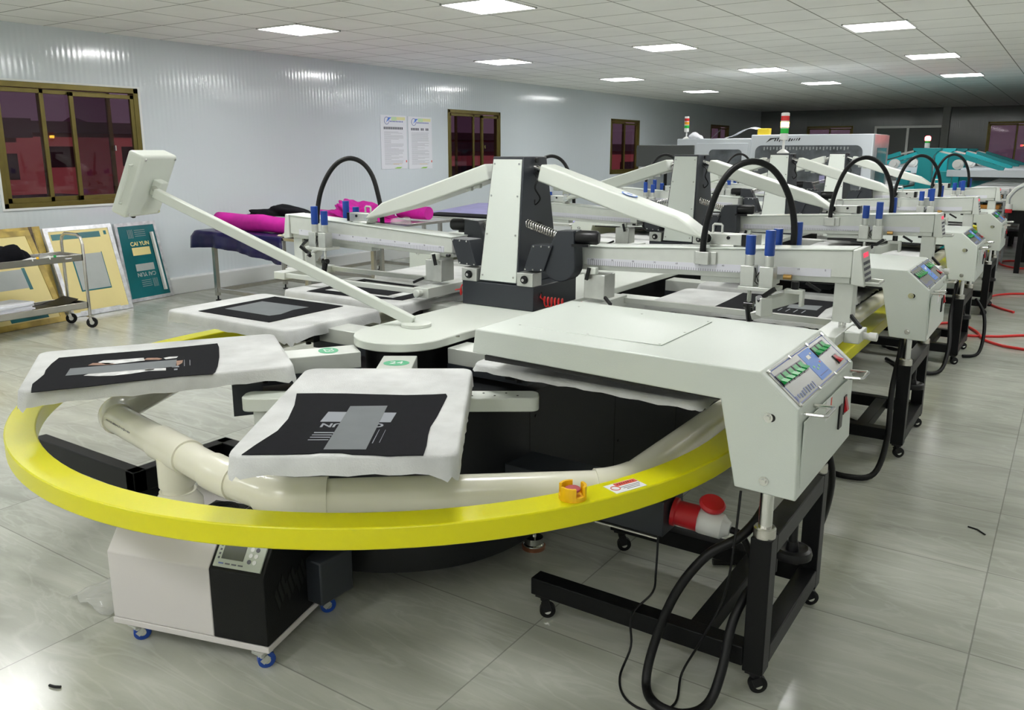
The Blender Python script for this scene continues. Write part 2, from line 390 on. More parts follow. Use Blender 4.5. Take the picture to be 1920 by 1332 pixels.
struct(b.build('wall_back', WALLE, smooth=False))
struct(MB().box(-3.13, -2.95, YE - .14, YE, 0, HC).build('trim_1', mat('steel_column', (.42, .43, .41), .5, .2)))
d1 = MB().box(-4.72, -3.16, YE - .05, YE, 0, 2.08).build('door_1', mat('dark_steel_door', (.12, .13, .12), .3, .3), bevel=.004); struct(d1)
for n_, (x0, x1, z0, z1) in enumerate([(-4.78, -3.13, 2.08, 2.14), (-4.78, -4.72, 0, 2.08), (-3.97, -3.91, 0, 2.08)]):
    struct(MB().box(x0, x1, YE - .08, YE, z0, z1).build('door_frame', ALU, d1))
struct(MB().cyl((-3.86, YE - .05, 1.05), (-3.86, YE - .11, 1.05), .03).build('door_handle', CHROME, d1))

def window(idx, rect, along_y, splits, low_rail=True):
    a, c, z0, z1 = rect
    def pt(s_, d_, z_): return (XW + d_, s_, z_) if along_y else (s_, YE - d_, z_)
    def bx(b_, s0, s1, d0, d1_, q0, q1):
        p, q = pt(s0, d0, q0), pt(s1, d1_, q1)
        return b_.box(min(p[0], q[0]), max(p[0], q[0]), min(p[1], q[1]), max(p[1], q[1]), q0, q1)
    f = MB()
    for s0, s1, q0, q1 in ((a, c, z0, z0 + .045), (a, c, z1 - .05, z1), (a, a + .04, z0, z1), (c - .05, c, z0, z1)): bx(f, s0, s1, -.09, .012, q0, q1)
    r = f.build(f'window_{idx}', BRONZE, bevel=.003); struct(r)
    for k, (s0, s1) in enumerate(splits):
        fr = MB(); d0, d1_ = ((-.055, -.025) if k % 2 else (-.025, .005)); t_ = .038
        zz = z1 - .055 - (.012 if k == len(splits) - 1 else 0)
        for p0, p1, q0, q1 in ((s0, s1, z0 + .045, z0 + .09), (s0, s1, zz - t_, zz), (s0, s0 + t_, z0 + .045, zz), (s1 - t_, s1, z0 + .045, zz)): bx(fr, p0, p1, d0, d1_, q0, q1)
        s_ = fr.build('sash', BRONZE, r, bevel=.002); struct(s_)
        struct(bx(MB(), s0 + t_ * .8, s1 - t_ * .8, d0 + .012, d0 + .017, z0 + .085, zz - t_ * .8).build('pane', GLASS, s_, smooth=False))
    return r
w1 = window(1, WINS[0], True, [(3.74, 4.16), (4.12, 4.82), (4.40, 5.05)])
struct(MB().bar((XW + .008, 4.80, 1.52), (XW + .03, 4.80, 1.52), .012, .05).build('latch', CHROME, w1))
tr = MB()
for q in ((3.68, 5.125, 2.10, 2.118), (5.10, 5.125, .985, 2.10), (3.68, 3.70, .985, 2.10), (3.68, 5.125, .965, .985)): tr.box(XW - .01, XW + .014, q[0], q[1], q[2], q[3])
struct(tr.build('trim_2', PLAIN))
w2 = window(2, WINS[1], True, [(10.17, 10.80), (10.36, 11.06), (11.0, 11.46)])
struct(MB().bar((XW + .008, 11.06, 1.55), (XW + .03, 11.06, 1.55), .012, .05).build('latch', CHROME, w2))
window(3, WINS[2], True, [(15.48, 16.1), (16.05, 16.72)])
window(4, WINS[3], True, [(21.02, 21.7), (21.65, 22.27)])
window(5, EW[0], False, [(-6.56, -5.95), (-6.0, -5.4)])
window(6, EW[1], False, [(-2.04, -1.40), (-1.45, -.80)])

# ceiling panel lights
LX, LY = (-6.2, -3.92, -1.64), (5.64, 8.9, 12.1, 15.2)
seen = {(-6.2, 5.64), (-3.92, 5.64), (-6.2, 8.9), (-3.92, 8.9), (-1.64, 8.6), (-6.2, 12.34), (-3.83, 12.0), (-1.61, 11.4), (-6.2, 15.7), (-3.75, 14.86), (-1.62, 14.48)}
hid = [(x_, y_) for x_ in (-6.2, -3.92, -1.64) for y_ in (2.45, -.75, -3.95, -7.15)] + [(-1.64, 5.64)] + [(.65, 5.64), (.65, 8.8), (.65, -.75), (.65, -3.95), (.65, -7.15)]
GL = ['nearest panel of the row along the left wall', 'largest in view, cut by the top edge above the nearest column',
      'second from the camera in the row along the left wall', 'second from the camera in the middle row', 'nearest panel of the right-hand row',
      'third panel in the row along the left wall', 'third panel in the middle row', 'second panel of the right-hand row', 'farthest panel in the row along the left wall', 'farthest panel in the middle row', 'farthest panel of the right-hand row']
order = [(-6.2, 5.68), (-3.97, 5.6), (-6.23, 9.1), (-3.91, 8.84), (-1.655, 8.44), (-6.17, 12.34), (-3.83, 12.0), (-1.61, 11.4), (-6.18, 15.7), (-3.75, 14.86), (-1.62, 14.48)]
def ceiling_light(x_, y_, label, group):
    r = empty('ceiling_light', (x_, y_, HC)); tag(r, label, 'ceiling light', group)
    fr = MB(); h, t_ = .272, .012
    for q in ((-h, h, -h, -h + t_), (-h, h, h - t_, h), (-h, -h + t_, -h, h), (h - t_, h, -h, h)): fr.box(x_ + q[0], x_ + q[1], y_ + q[2], y_ + q[3], HC - .012, HC - .0005)
    fr.build('frame', WPLAST, r)
    MB().box(x_ - h + t_, x_ + h - t_, y_ - h + t_, y_ + h - t_, HC - .009, HC - .002).build('diffuser', LAMPM, r, smooth=False)
for (x_, y_), g_ in zip(order, GL): ceiling_light(x_, y_, 'square ceiling light, ' + g_, 'square panel lights in the ceiling')
for x_, y_ in hid: ceiling_light(x_, y_, 'square panel ceiling light above, out of the picture', 'square panel lights outside the picture')

# ------------------------------------------------------------------ outside the windows
def far_block(name, rect, z0, z1, m_, label, cat):
    x0, x1, y0, y1 = rect
    o = MB().box(x0, x1, y0, y1, z0, z1).build(name, m_, smooth=False); tag(o, label, cat); return o
struct(MB().box(-140, -9.5, -60, 160, -6.2, -6).build('ground_outside', ROOFD, smooth=False))
fb = far_block('factory_building', (-52, -40, -6, 19.5), -6, 2.05, PINK, 'long pink clad factory block outside the first window', 'building')
MB().box(-53, -39.5, -6.5, 20, 2.05, 2.9).build('roof', ROOFD, fb, smooth=False)
for q in ((17.6, 18.1), (18.9, 20.2 - 1)): MB().box(-40.02, -39.95, q[0] + .1, q[1] + .25, .2, 1.35).build('window', DARKW, fb, smooth=False)
f2 = far_block('factory_building', (-58, -46, 21, 70), -6, 2.4, PINK, 'farther pink factory block behind the dark sheds outside', 'building')
MB().box(-59, -45.5, 20.5, 71, 2.4, 3.0).build('roof', ROOFD, f2, smooth=False)
for k in range(9): MB().box(-46.02, -45.95, 24 + 4.2 * k, 25.4 + 4.2 * k, .6, 1.7).build('window', DARKW, f2, smooth=False)
f3 = far_block('shed', (-34, -18, 6, 18), -6, -.2, ROOFD, 'dark flat roofed shed just outside the first window', 'shed')
f4 = far_block('shed', (-17, -11, 2, 12), -6, -.55, ROOFB, 'low shed with blue ribbed roof right under the first window', 'shed')
f5 = far_block('factory_building', (-30, -20, 24, 60), -6, 1.45, PINK, 'pink block standing close outside the second window', 'building')
MB().box(-30.4, -19.6, 23.6, 60.4, 1.45, 1.8).build('roof', ROOFD, f5, smooth=False)
for k in range(6): MB().box(-20.02, -19.95, 25 + 5 * k, 27.5 + 5 * k, -.4, .9).build('window', DARKW, f5, smooth=False)
hb = MB(); hp = [(-130, -60 + 6 * k, 3.2 + 2.1 * math.sin(k * .9) + 1.4 * math.sin(k * 2.3 + 1) + 2 * max(0, 1 - abs(k - 18) / 5)) for k in range(40)]
hb.v = [Vector(p) for p in hp] + [Vector((-110, p[1], -6)) for p in hp]; hb.f = [(i, i + 1, 41 + i, 40 + i) for i in range(39)]
struct(hb.build('hills', HILL, recalc=False))

# ------------------------------------------------------------------ oval screen printing press
XM, YC, YF, ST = -2.12, 2.40, 10.62, 2.05
press = empty('screen_printing_press', (XM, 6.5, 0))
tag(press, 'long white oval screen printing press with yellow guard rail filling the foreground', 'printing press')
def stadium(r, y0=YC, y1=YF, n=40):
    out = []
    for i in range(n + 1):
        a = PI + PI * i / n; out.append(((XM + r * math.cos(a), y0 + r * math.sin(a)), (math.cos(a), math.sin(a))))
    for i in range(n + 1):
        a = PI * i / n; out.append(((XM + r * math.cos(a), y1 + r * math.sin(a)), (math.cos(a), math.sin(a))))
    return out
def solid_stadium(r, z0, z1, **k):
    return MB().prism([(p[0], p[1], z0) for p, n_ in stadium(r, **k)], (0, 0, z1 - z0))
base = solid_stadium(.575, .085, .645).build('base_cabinet', BASEB, press)
sm = MB()
for k in range(14):
    for s in (-1, 1): sm.box(XM + s * .5755 - .0008, XM + s * .5755 + .0008, YC + .02 + k * .685, YC + .024 + k * .685, .10, .64)
sm.build('panel_seam', mat('seam_black', (.004, .004, .004), .6), base)
sc_ = MB()
for k in range(12):
    for s in (-1, 1):
        for zz in (.25, .55): sc_.cyl((XM + s * .574, YC + .06 + k * .685, zz), (XM + s * .579, YC + .06 + k * .685, zz), .006, n=8)
sc_.build('screw', PLASTB, base)
solid_stadium(.150, .645, .765).build('chain_housing', BLACKP, press)
deck = solid_stadium(.192, .768, .802).build('top_deck', CREAM, press, bevel=.004)
MB().cyl((-1.90, 2.46, .802), (-1.90, 2.46, .806), .008, n=12).build('deck_bolt', CHROME, deck)
for k in range(6):
    for s in (-1, 1):
        x_, y_ = XM + s * .545, 2.50 + k * 1.55 + (.0 if s > 0 else .1)
        f_ = MB().lathe((x_, y_, .018), [(.008, .09), (.010, .03), (.036, .028), (.036, .004), (.040, 0), (.042, -.018)], 24).build('levelling_foot', CHROME, press)
        MB().lathe((x_, y_, 0), [(.046, 0), (.046, .012), (.042, .014)], 24).build('rubber_pad', COPPER, f_)
# guard rail
rail = MB().sweep(stadium(1.32, n=64), [(.045, .572), (.045, .63), (-.045, .63), (-.045, .572)], True).build('guard_rail', YELLOW, press, bevel=.004)
for k in range(7):
    for s in (-1, 1): MB().box(XM + s * .93 - .39, XM + s * .93 + .39, 3.05 + k * 1.365, 3.09 + k * 1.365, .575, .615).build('rail_bracket', BLACKP, press)
# emergency stop on the rail
ex, ey = -.975, 1.735
er = Vector((ex - XM, ey - YC, 0)).normalized(); ex, ey = XM + er.x * 1.322, YC + er.y * 1.322
cb = MB()
pr = [(.034, .0), (.036, .012)]
for j in range(24):
    a0, a1 = 2 * PI * j / 24, 2 * PI * (j + 1) / 24; hh = .036 if (j % 8) < 5 else .012
    cb.add([(ex + r_ * math.cos(a_), ey + r_ * math.sin(a_), z_) for a_ in (a0, a1) for r_, z_ in ((.036, .63), (.036, .63 + hh), (.029, .63 + hh), (.029, .63))], [(0, 4, 5, 1), (1, 5, 6, 2), (2, 6, 7, 3), (0, 3, 7, 4), (0, 1, 2, 3), (4, 7, 6, 5)])
es = cb.build('emergency_stop', YPLAST, press)
MB().cyl((ex, ey, .6295), (ex, ey, .637), .030).build('collar', YPLAST, es)
MB().lathe((ex, ey, .637), [(.011, 0), (.011, .012), (.020, .014), (.021, .019), (.018, .021)], 20).build('push_button', mat('faded_red_button', (.45, .08, .10), .45), es)
wl = [(-.924, 1.849), (-.867, 1.931)]
wc = Vector((-.912, 1.885, .6308)); tdir = Vector((-er.y, er.x, 0)); tdir = Vector((-(wc.y - YC), wc.x - XM, 0)).normalized(); nd = Vector((tdir.y, -tdir.x, 0)); wc.x = XM + nd.x * 1.328; wc.y = YC + nd.y * 1.328
wst = MB().obox(wc, tdir * .052, nd * .028, (0, 0, .0004)).build('warning_sticker', STICKW, rail, smooth=False)
MB().obox(wc + tdir * .014 + nd * -.016 + Vector((0, 0, .0006)), tdir * .036, nd * .009, (0, 0, .0004)).build('orange_band', STICKR, rail, smooth=False)
MB().tube([wc + tdir * (-.033 + .0125 * math.cos(2 * PI * i / 24)) + nd * (.0125 * math.sin(2 * PI * i / 24)) + Vector((0, 0, .0006)) for i in range(24)], .0013, 6, closed=True).build('prohibition_ring', STICKR, rail)
strokes(8, .06, .010, mat('dark_red_ink', (.22, .03, .02), .5), 'warning_lettering', rail, tdir, -nd, wc + tdir * .014 + nd * -.016 + Vector((0, 0, .0012)), 2)
for j in range(3): MB().obox(wc + tdir * .014 + nd * (.002 + .008 * j) + Vector((0, 0, .0005)), tdir * (.034 - .006 * j), nd * .0012, (0, 0, .0003)).build('small_print', INK, rail, smooth=False)

# pallets: prototype in its own frame, pointing along +x
def make_pallet(zl=.742):
    r = MB().prism([(x_, y_, zl) for x_, y_ in rrect(.475, 1.285, -.27, .27, .035)], (0, 0, .782 - zl)).build('pallet', CREAM, None, origin=(0, 0, 0))
    out = rrect(.468, 1.292, -.278, .278, .04, 6); dense = []
    for i in range(len(out)):
        a, c = Vector((*out[i], 0)), Vector((*out[(i + 1) % len(out)], 0)); k = max(1, int((c - a).length / .03))
        dense += [a.lerp(c, j / k) for j in range(k)]
    n_ = len(dense); b = MB(); cen = Vector((.88, 0, 0))
    rings = []
    for sc0, z in ((.965, .7875), (.99, .7868), (1.0, .781), (1.006, (.781 + zl) / 2), (1.01, None)):
        ring = []
        for i, p in enumerate(dense):
            q = cen + (p - cen) * sc0
            if z is None:
                corner = max(0, min(1, (abs(p.y) - .20) / .07)) * max(0, min(1, (abs(p.x - .88) - .35) / .06))
                zz = zl - .001 + .0022 * math.sin(i * 1.7) + .002 * math.sin(i * .43) - (.016 if zl < .75 else .006) * corner * (1 + .6 * math.sin(i * 2.1))
                q = q + (q - cen).normalized() * (.0015 * math.sin(i * 2.3) + .006 * corner); z_ = zz
            else: z_ = z
            ring.append(Vector((q.x, q.y, z_)))
        rings.append(ring)
    b.v = [p for rg in rings for p in rg]
    b.f = [tuple(range(n_))] + [(j * n_ + i, j * n_ + (i + 1) % n_, (j + 1) * n_ + (i + 1) % n_, (j + 1) * n_ + i) for j in range(4) for i in range(n_)]
    b.build('pallet_cover', COVER, r, angle=70)
    MB().box(.195, .56, -.062, .062, .700, .762).build('pallet_arm', ALUP, r, bevel=.003)
    MB().box(.195, .56, -.064, .064, .668, .7005).build('arm_underside', GREYP, r)
    b = MB()
    for s in (-1, 1): b.box(.50, .60, s * .10 - .018, s * .10 + .018, .705, zl); b.cyl((.55, s * .10, .69), (.55, s * .10, .705), .012, n=10)
    b.box(.53, .57, -.16, .16, .712, .728)
    b.build('pallet_clamp', PLASTB, r)
    return r
pal0 = make_pallet(); pal1 = make_pallet(.764)
def place_pallet(x_, y_, ang, num=None, flip=False, stick=GSTICK, thin=False):
    src = pal1 if thin else pal0
    r = src if src.parent is None else src.copy()
    if r is not src:
        COL.objects.link(r)
        for ch in src.children:
            if ch.name.split('.')[0] in ('number_sticker', 'number'): continue
            c = ch.copy(); COL.objects.link(c); c.parent = r
    r.parent = press; r.location = Vector((x_, y_, 0)) - wpos(press); r.rotation_euler = (0, 0, ang)
    if num:
        WPOS[r.name] = Vector((0, 0, 0))
        st = MB().lathe((.305, 0, .7622), [(.046, 0), (.046, .0008)], 32); st.map(lambda p: (.305 + (p[0] - .305) * .8, p[1], p[2]))
        st.build('number_sticker', stick, r)
        text(num, .050, STICKW, 'number', r, (0, 1, 0) if not flip else (0, -1, 0), (-1, 0, 0) if not flip else (1, 0, 0), (.305, 0, .7634))
    return r
A24, A23 = math.radians(-56), math.radians(-123.5)
HUBX, HUBY = -2.10, 2.395
for x_, y_, a_, nm, fl in [(HUBX, HUBY, A24, '24', False), (HUBX, HUBY, A23, '23', False)]: place_pallet(x_, y_, a_, nm, fl)
PY = [2.49 + .683 * k for k in range(13)]
for k, y_ in enumerate(PY):
    place_pallet(XM + .02, y_, PI)
    place_pallet(XM, y_, 0, thin=True)
for a_ in (62, 118): place_pallet(XM, YF, math.radians(a_))
# cream cross bar under pallet 24, its post and a bracket under pallet 23
d24 = Vector((math.cos(A24), math.sin(A24), 0)); t24 = Vector((-d24.y, d24.x, 0)); cbm = Vector((HUBX, HUBY, 0)) + d24 * .485
xb = MB().prism([cbm + t24 * p[0] + d24 * p[1] + Vector((0, 0, .652)) for p in rrect(-.49, .50, -.045, .045, .03)], (0, 0, .048)).build('cross_bar', CREAM, press, bevel=.004)
for k in range(7): MB().cyl(cbm + t24 * (.2 + .038 * k) + d24 * (.015 * (-1) ** k) + Vector((0, 0, .6995)), cbm + t24 * (.2 + .038 * k) + d24 * (.015 * (-1) ** k) + Vector((0, 0, .7008)), .004, n=8).build('hole', BLACKP, xb)
pp = cbm + t24 * -.43
MB().cyl((pp.x, pp.y, .42), (pp.x, pp.y, .652), .03, n=20).build('post', CREAM, press)
d23 = Vector((math.cos(A23), math.sin(A23), 0)); t23 = Vector((-d23.y, d23.x, 0)); bc = Vector((HUBX, HUBY, 0)) + d23 * .62 + t23 * .20
MB().obox(bc + Vector((0, 0, .665)), d23 * .05, t23 * .006, (0, 0, .055)).build('pallet_bracket', GREYP, press)

# stations: column and two print heads, built once at the first station
Y1 = 3.22
def station_column():
    c = MB()
    # leaning tapered tower: front y at foot 3.04, at top 3.13
    lo, hi, z0, z1 = .107, .083, .913, 1.472
    yb0, yb1, yt0, yt1 = 3.05, 3.39, 3.135, 3.325
    c.add([(XM - lo, yb0, z0), (XM + lo, yb0, z0), (XM + lo + .01, yb1, z0), (XM - lo - .01, yb1, z0), (XM - hi, yt0, z1), (XM + hi, yt0, z1), (XM + hi, yt1, z1), (XM - hi, yt1, z1)],
          [(3, 2, 1, 0), (4, 5, 6, 7), (0, 1, 5, 4), (1, 2, 6, 5), (2, 3, 7, 6), (3, 0, 4, 7)])
    col = c.build('column', GREYP, press, bevel=.004)
    f = MB(); e_ = .006
    def fp(u, z, o): t = (z - .913) / .559; return (XM + u * (lo + (hi - lo) * t - .008), 3.05 + (.085) * t - o, z)
    f.add([fp(-1, .922, .0005), fp(1, .922, .0005), fp(1, 1.460, .0005), fp(-1, 1.460, .0005), fp(-1, .922, .006), fp(1, .922, .006), fp(1, 1.460, .006), fp(-1, 1.460, .006)],
          [(3, 2, 1, 0), (4, 5, 6, 7), (0, 1, 5, 4), (1, 2, 6, 5), (2, 3, 7, 6), (3, 0, 4, 7)])
    f.build('front_panel', WHITE, col)
    s = MB()
    for z in (.945, 1.13, 1.30, 1.44):
        for u in (-.86, .86): q = Vector(fp(u, z, .006)); s.cyl(q, q - Vector((0, .0035, 0)), .0045, n=8)
    s.build('panel_screw', CHROME, col)
    bb = MB().box(XM - .195, XM + .195, 3.04, 3.42, .803, .912).build('column_base', GREYP, press, bevel=.003)
    for s_ in (-1, 1):
        x_ = XM + s_ * .152
        k = MB().box(x_ - .042, x_ + .042, 3.035, 3.11, .9125, .972).build('bearing_block', ALU, bb, bevel=.002)
        MB().cyl((x_, 3.036, .943), (x_, 3.030, .943), .0185, n=24).cyl((x_, 3.030, .943), (x_, 3.022, .943), .016, .014, n=24).build('bearing_cap', PLASTB, bb)
        MB().cyl((x_, 3.023, .943), (x_, 3.018, .943), .007, n=14).build('shaft_end', CHROME, bb)
    MB().cyl((XM + .196, 3.10, .875), (XM + .198, 3.10, .875), .010, n=16).build('cable_hole', BLACKP, bb)
    h = MB()
    for zz in (1.455, 1.40, 1.172): h.cyl((XM + .1, 3.22, zz), (XM + (.092 if zz > 1.3 else .118), 3.22, zz), .012, n=14)
    h.build('cable_gland', PLASTB, col)
    coil = [Vector((XM + .20 + .11 * t / 60, 3.13 + .012 * math.cos(t * .63) - .01, .838 + .022 * math.sin(t * .63))) for t in range(61)]
    MB().tube([(XM + .196, 3.10, .875), (XM + .198, 3.095, .86)] + coil + [(XM + .37, 3.12, .84), (XM + .395, 3.12, .855)], .0032, 8).build('coiled_air_hose', REDH, bb)
    coil = [Vector((XM - .20 - .07 * t / 30, 3.13 + .012 * math.cos(t * .63) - .01, .85 + .026 * math.sin(t * .63))) for t in range(31)]
    MB().tube(coil + [Vector((XM - .30, 3.12, .845))], .0032, 8).build('coiled_air_hose', REDH, bb)
    MB().tube([(XM + .094, 3.20, 1.40), (XM + .13, 3.17, 1.375), (XM + .125, 3.16, 1.335), (XM + .14, 3.18, 1.29), (XM + .115, 3.18, 1.262), (XM + .10, 3.2, 1.28)], .004, 7, smooth=4).build('sensor_wire', RUBBER, col)
    return [col, bb]
def station_head(s):
    X = lambda u: XM + s * u
    def M_(b_): return b_.map(lambda p: (XM + s * p[0], p[1], p[2]))      # (u, y, z) to world
    def bz(u): return .991 + (u - .36) * .030                              # underside of the beam
    def tz(u): return 1.087 + (u - .36) * .053                             # top of the beam
    y0, y1 = 3.16, 3.285
    b = MB().add([(.345, y0, bz(.345) + .022), (1.48, y0, bz(1.48) + .022), (1.48, y1, bz(1.48) + .022), (.345, y1, bz(.345) + .022), (.345, y0, tz(.345)), (1.48, y0, tz(1.48)), (1.48, y1, tz(1.48)), (.345, y1, tz(.345))],
                 [(3, 2, 1, 0), (4, 5, 6, 7), (0, 1, 5, 4), (1, 2, 6, 5), (2, 3, 7, 6), (3, 0, 4, 7)])
    hd = M_(b).build('print_head', ALUP, press, bevel=.003)
    P = lambda bb_, nm, mt, **k: M_(bb_).build(nm, mt, hd, **k)
    def slab(u0, u1, ya, yb, f0, f1):
        return MB().add([(u0, ya, f0(u0)), (u1, ya, f0(u1)), (u1, yb, f0(u1)), (u0, yb, f0(u0)), (u0, ya, f1(u0)), (u1, ya, f1(u1)), (u1, yb, f1(u1)), (u0, yb, f1(u0))],
                        [(3, 2, 1, 0), (4, 5, 6, 7), (0, 1, 5, 4), (1, 2, 6, 5), (2, 3, 7, 6), (3, 0, 4, 7)])
    P(slab(.35, 1.475, y0 + .012, y1 - .012, lambda u: bz(u), lambda u: bz(u) + .0225), 'lower_rail', ALUP, bevel=.002)
    P(slab(.345, 1.482, y0 - .004, y1 + .004, lambda u: tz(u) + .0003, lambda u: tz(u) + .006), 'top_cover', WHITE, bevel=.002)
    P(slab(.395, 1.41, y0 - .0015, y0 - .0003, lambda u: bz(u) + .022, lambda u: bz(u) + .052), 'ruler', RULER, smooth=False)
    P(slab(.90, 1.20, y0 + .03, y1 - .03, lambda u: bz(u) - .024, lambda u: bz(u) - .0005), 'carriage', ALUP, bevel=.002)
    # end plate with display and keypad, tray under it
    ep = P(MB().add([(1.482, y0 - .008, bz(1.48)), (1.53, y0 - .008, bz(1.48) - .006), (1.53, y1 + .006, bz(1.48) - .006), (1.482, y1 + .006, bz(1.48)), (1.482, y0 - .008, tz(1.48) + .004), (1.508, y0 - .008, tz(1.48) + .008), (1.508, y1 + .006, tz(1.48) + .008), (1.482, y1 + .006, tz(1.48) + .004)],
             [(3, 2, 1, 0), (4, 5, 6, 7), (0, 1, 5, 4), (1, 2, 6, 5), (2, 3, 7, 6), (3, 0, 4, 7)]), 'end_panel', ALUP, bevel=.003)
    zt, zb = tz(1.48) + .008, bz(1.48) - .006
    def es_(y, t): return Vector((1.508 + .022 * t + .0008, y, zt + (zb - zt) * t))
    def equad(bb_, ya, yb, t0, t1, lift=.0006):
        q = [es_(ya, t0), es_(yb, t0), es_(yb, t1), es_(ya, t1)]; bb_.prism(q, (lift, 0, 0)); return bb_
    dg = MB()
    for k in range(3): equad(dg, y0 + .022 + .028 * k, y0 + .042 + .028 * k, .13, .25)
    P(dg, 'display', LED, smooth=False)
    kb = MB()
    for r_ in range(4):
        for c_ in range(4): equad(kb, y0 + .010 + c_ * .028, y0 + .030 + c_ * .028, .36 + r_ * .15, .44 + r_ * .15)
    P(kb, 'keypad', INK, smooth=False)
    tr_ = MB().tube([(1.50, y0 + .01, zb + .012), (1.572, y0 + .02, zb + .012), (1.572, y1 - .02, zb + .012), (1.50, y1 - .01, zb + .012)], .006, 8); P(tr_, 'handle_loop', ALUP)
    # support arm from the column
    yA, yB = 3.165, 3.285
    arm = [(.150, 1.440), (.80, 1.240), (.905, 1.170), (.922, 1.150), (.60, 1.222), (.130, 1.366)]
    a = MB().prism([(u, yA, z) for u, z in arm], (0, yB - yA, 0)); P(a, 'support_arm', CREAM, bevel=.012, segs=3)
    P(MB().cyl((.07, 3.225, 1.427), (.145, 3.225, 1.405), .014, n=16), 'arm_rod', CHROME)
    P(MB().box(.20, .235, 3.19, 3.21, 1.325, 1.352).box(.25, .28, 3.19, 3.21, 1.312, 1.335), 'arm_clip', CREAM, bevel=.003)
    P(MB().box(.912, 1.058, 3.195, 3.255, tz(.98) + .014, tz(.98) + .058).box(.93, 1.03, 3.19, 3.26, tz(.98) + .004, tz(.98) + .015), 'hinge_block', ALU, bevel=.003)
    P(MB().box(1.058, 1.075, 3.195, 3.255, tz(.98) + .014, tz(.98) + .058), 'hinge_end', PLASTB)
    P(MB().cyl((.923, 3.19, 1.158), (.923, 3.180, 1.158), .018, n=20), 'hinge_bolt', CHROME); P(MB().cyl((1.005, 3.195, 1.163), (1.005, 3.191, 1.163), .007, n=12), 'hinge_pin', PLASTB)
    P(MB().tube([(.93, 3.225, tz(.98) + .055), (.93, 3.225, 1.207), (.935, 3.225, 1.212), (.963, 3.225, 1.212), (.968, 3.225, 1.207), (.968, 3.225, tz(.98) + .055)], .005, 8), 'lifting_loop', ALU)
    # arched hose and its bracket (turned round on the window side)
    fy = (lambda b_: b_) if s > 0 else (lambda b_: b_.map(lambda p: (p[0], 6.445 - p[1], p[2])))
    P(fy(MB().tube([(.921, 3.145, 1.085), (.924, 3.145, 1.17), (.940, 3.147, 1.26), (.975, 3.15, 1.365), (1.02, 3.17, 1.432), (1.078, 3.20, 1.458), (1.135, 3.23, 1.440), (1.180, 3.26, 1.385), (1.212, 3.29, 1.300), (1.225, 3.31, 1.21), (1.222, 3.325, 1.12)], .0125, 12, smooth=4)), 'arched_hose', RUBBER)
    P(fy(MB().box(.895, .950, 3.130, 3.159, 1.058, 1.108).box(.945, .975, 3.150, 3.1595, 1.058, 1.108).box(.883, .9, 3.150, 3.1595, 1.058, 1.108)), 'hose_bracket', ALU, bevel=.002)
    # squeegee and flood cylinders
    for (u, y, zc, zb_) in ((1.131, 3.085, 1.190, 1.0), (1.203, 3.085, 1.212, 1.0), (1.155, 3.345, 1.196, 1.02), (1.230, 3.345, 1.226, 1.02)):
        cy = MB().cyl((u, y, 1.076), (u, y, 1.118), .0175, n=20)
        cy.box(u - .026, u + .026, y - .026, y + .026, zb_, 1.077); P(cy, 'cylinder', ALU, bevel=.002)
        P(MB().lathe((u, y, 1.117), [(.017, 0), (.0185, .004), (.0185, zc - 1.117 - .001), (.016, zc - 1.117), (.012, zc - 1.117)], 20), 'cylinder_cap', BLUE)
    P(MB().box(1.10, 1.24, 3.055, 3.158, .985, .999), 'cylinder_plate', ALUP, bevel=.002)
    P(MB().tube([(1.158, 3.07, 1.07), (1.166, 3.06, 1.05), (1.163, 3.06, 1.02), (1.172, 3.065, 1.01)], .002, 6).tube([(1.178, 3.07, 1.06), (1.168, 3.06, 1.04), (1.175, 3.06, 1.02)], .002, 6), 'air_line', RUBBER)
    P(MB().cyl((1.137, 3.085, .985), (1.137, 3.085, .925), .008, n=14), 'piston_rod', CHROME)
    P(MB().cyl((1.137, 3.085, .930), (1.147, 3.08, .862), .016, .013, n=14).cyl((1.12, 3.085, .925), (1.155, 3.085, .925), .014, n=14), 'squeegee_holder', mat('black_chrome', (.05, .05, .05), .15, .9))
    P(MB().bar((1.15, 3.08, .885), (1.215, 3.10, .905), .026, .03), 'squeegee_clamp', ALU, bevel=.003)
    b2 = MB().bar((1.196, 3.04, .935), (1.30, 3.20, .965), .034, .045, up=(0, 0, 1)).bar((1.19, 3.03, .932), (1.225, 3.06, .935), .05, .07)
    P(b2, 'squeegee_bar', ALUP, bevel=.003)
    P(MB().box(1.255, 1.325, 3.12, 3.155, .975, .992).box(1.255, 1.268, 3.12, 3.155, .93, .98).box(1.312, 1.325, 3.12, 3.155, .93, .98), 'yoke', ALUP, bevel=.003)
    P(MB().bar((1.195, 3.035, .962), (1.25, 3.02, 1.005), .014, .016).cyl((1.195, 3.035, .955), (1.195, 3.02, .968), .011, n=12), 'clamp_lever', PLASTB)
    P(MB().cyl((1.29, 3.14, .99), (1.29, 3.14, 1.02), .014, n=14), 'clamp_knob', PLASTB); P(MB().bar((1.33, 3.14, 1.02), (1.38, 3.15, .99), .01, .012), 'clamp_lever', PLASTB); P(MB().box(1.40, 1.46, 3.2, 3.24, bz(1.4) - .012, bz(1.4)), 'sensor', PLASTB)
    P(MB().cyl((1.245, 3.14, 1.035), (1.275, 3.14, 1.035), .010, n=12), 'air_valve', mat('brass', (.5, .3, .1), .3, .8))
    # outer post and its registration block, inner post
    P(MB().box(1.420, 1.488, 3.185, 3.255, .876, bz(1.45) - .0005), 'outer_post', ALUP, bevel=.003)
    P(MB().cyl((1.452, 3.22, .845), (1.452, 3.22, .877), .014, n=16), 'post_screw', CHROME)
    P(MB().box(1.39, 1.475, 3.02, 3.40, .812, .852).box(1.475, 1.53, 3.15, 3.28, .808, .850), 'registration_block', ALUP, bevel=.003)
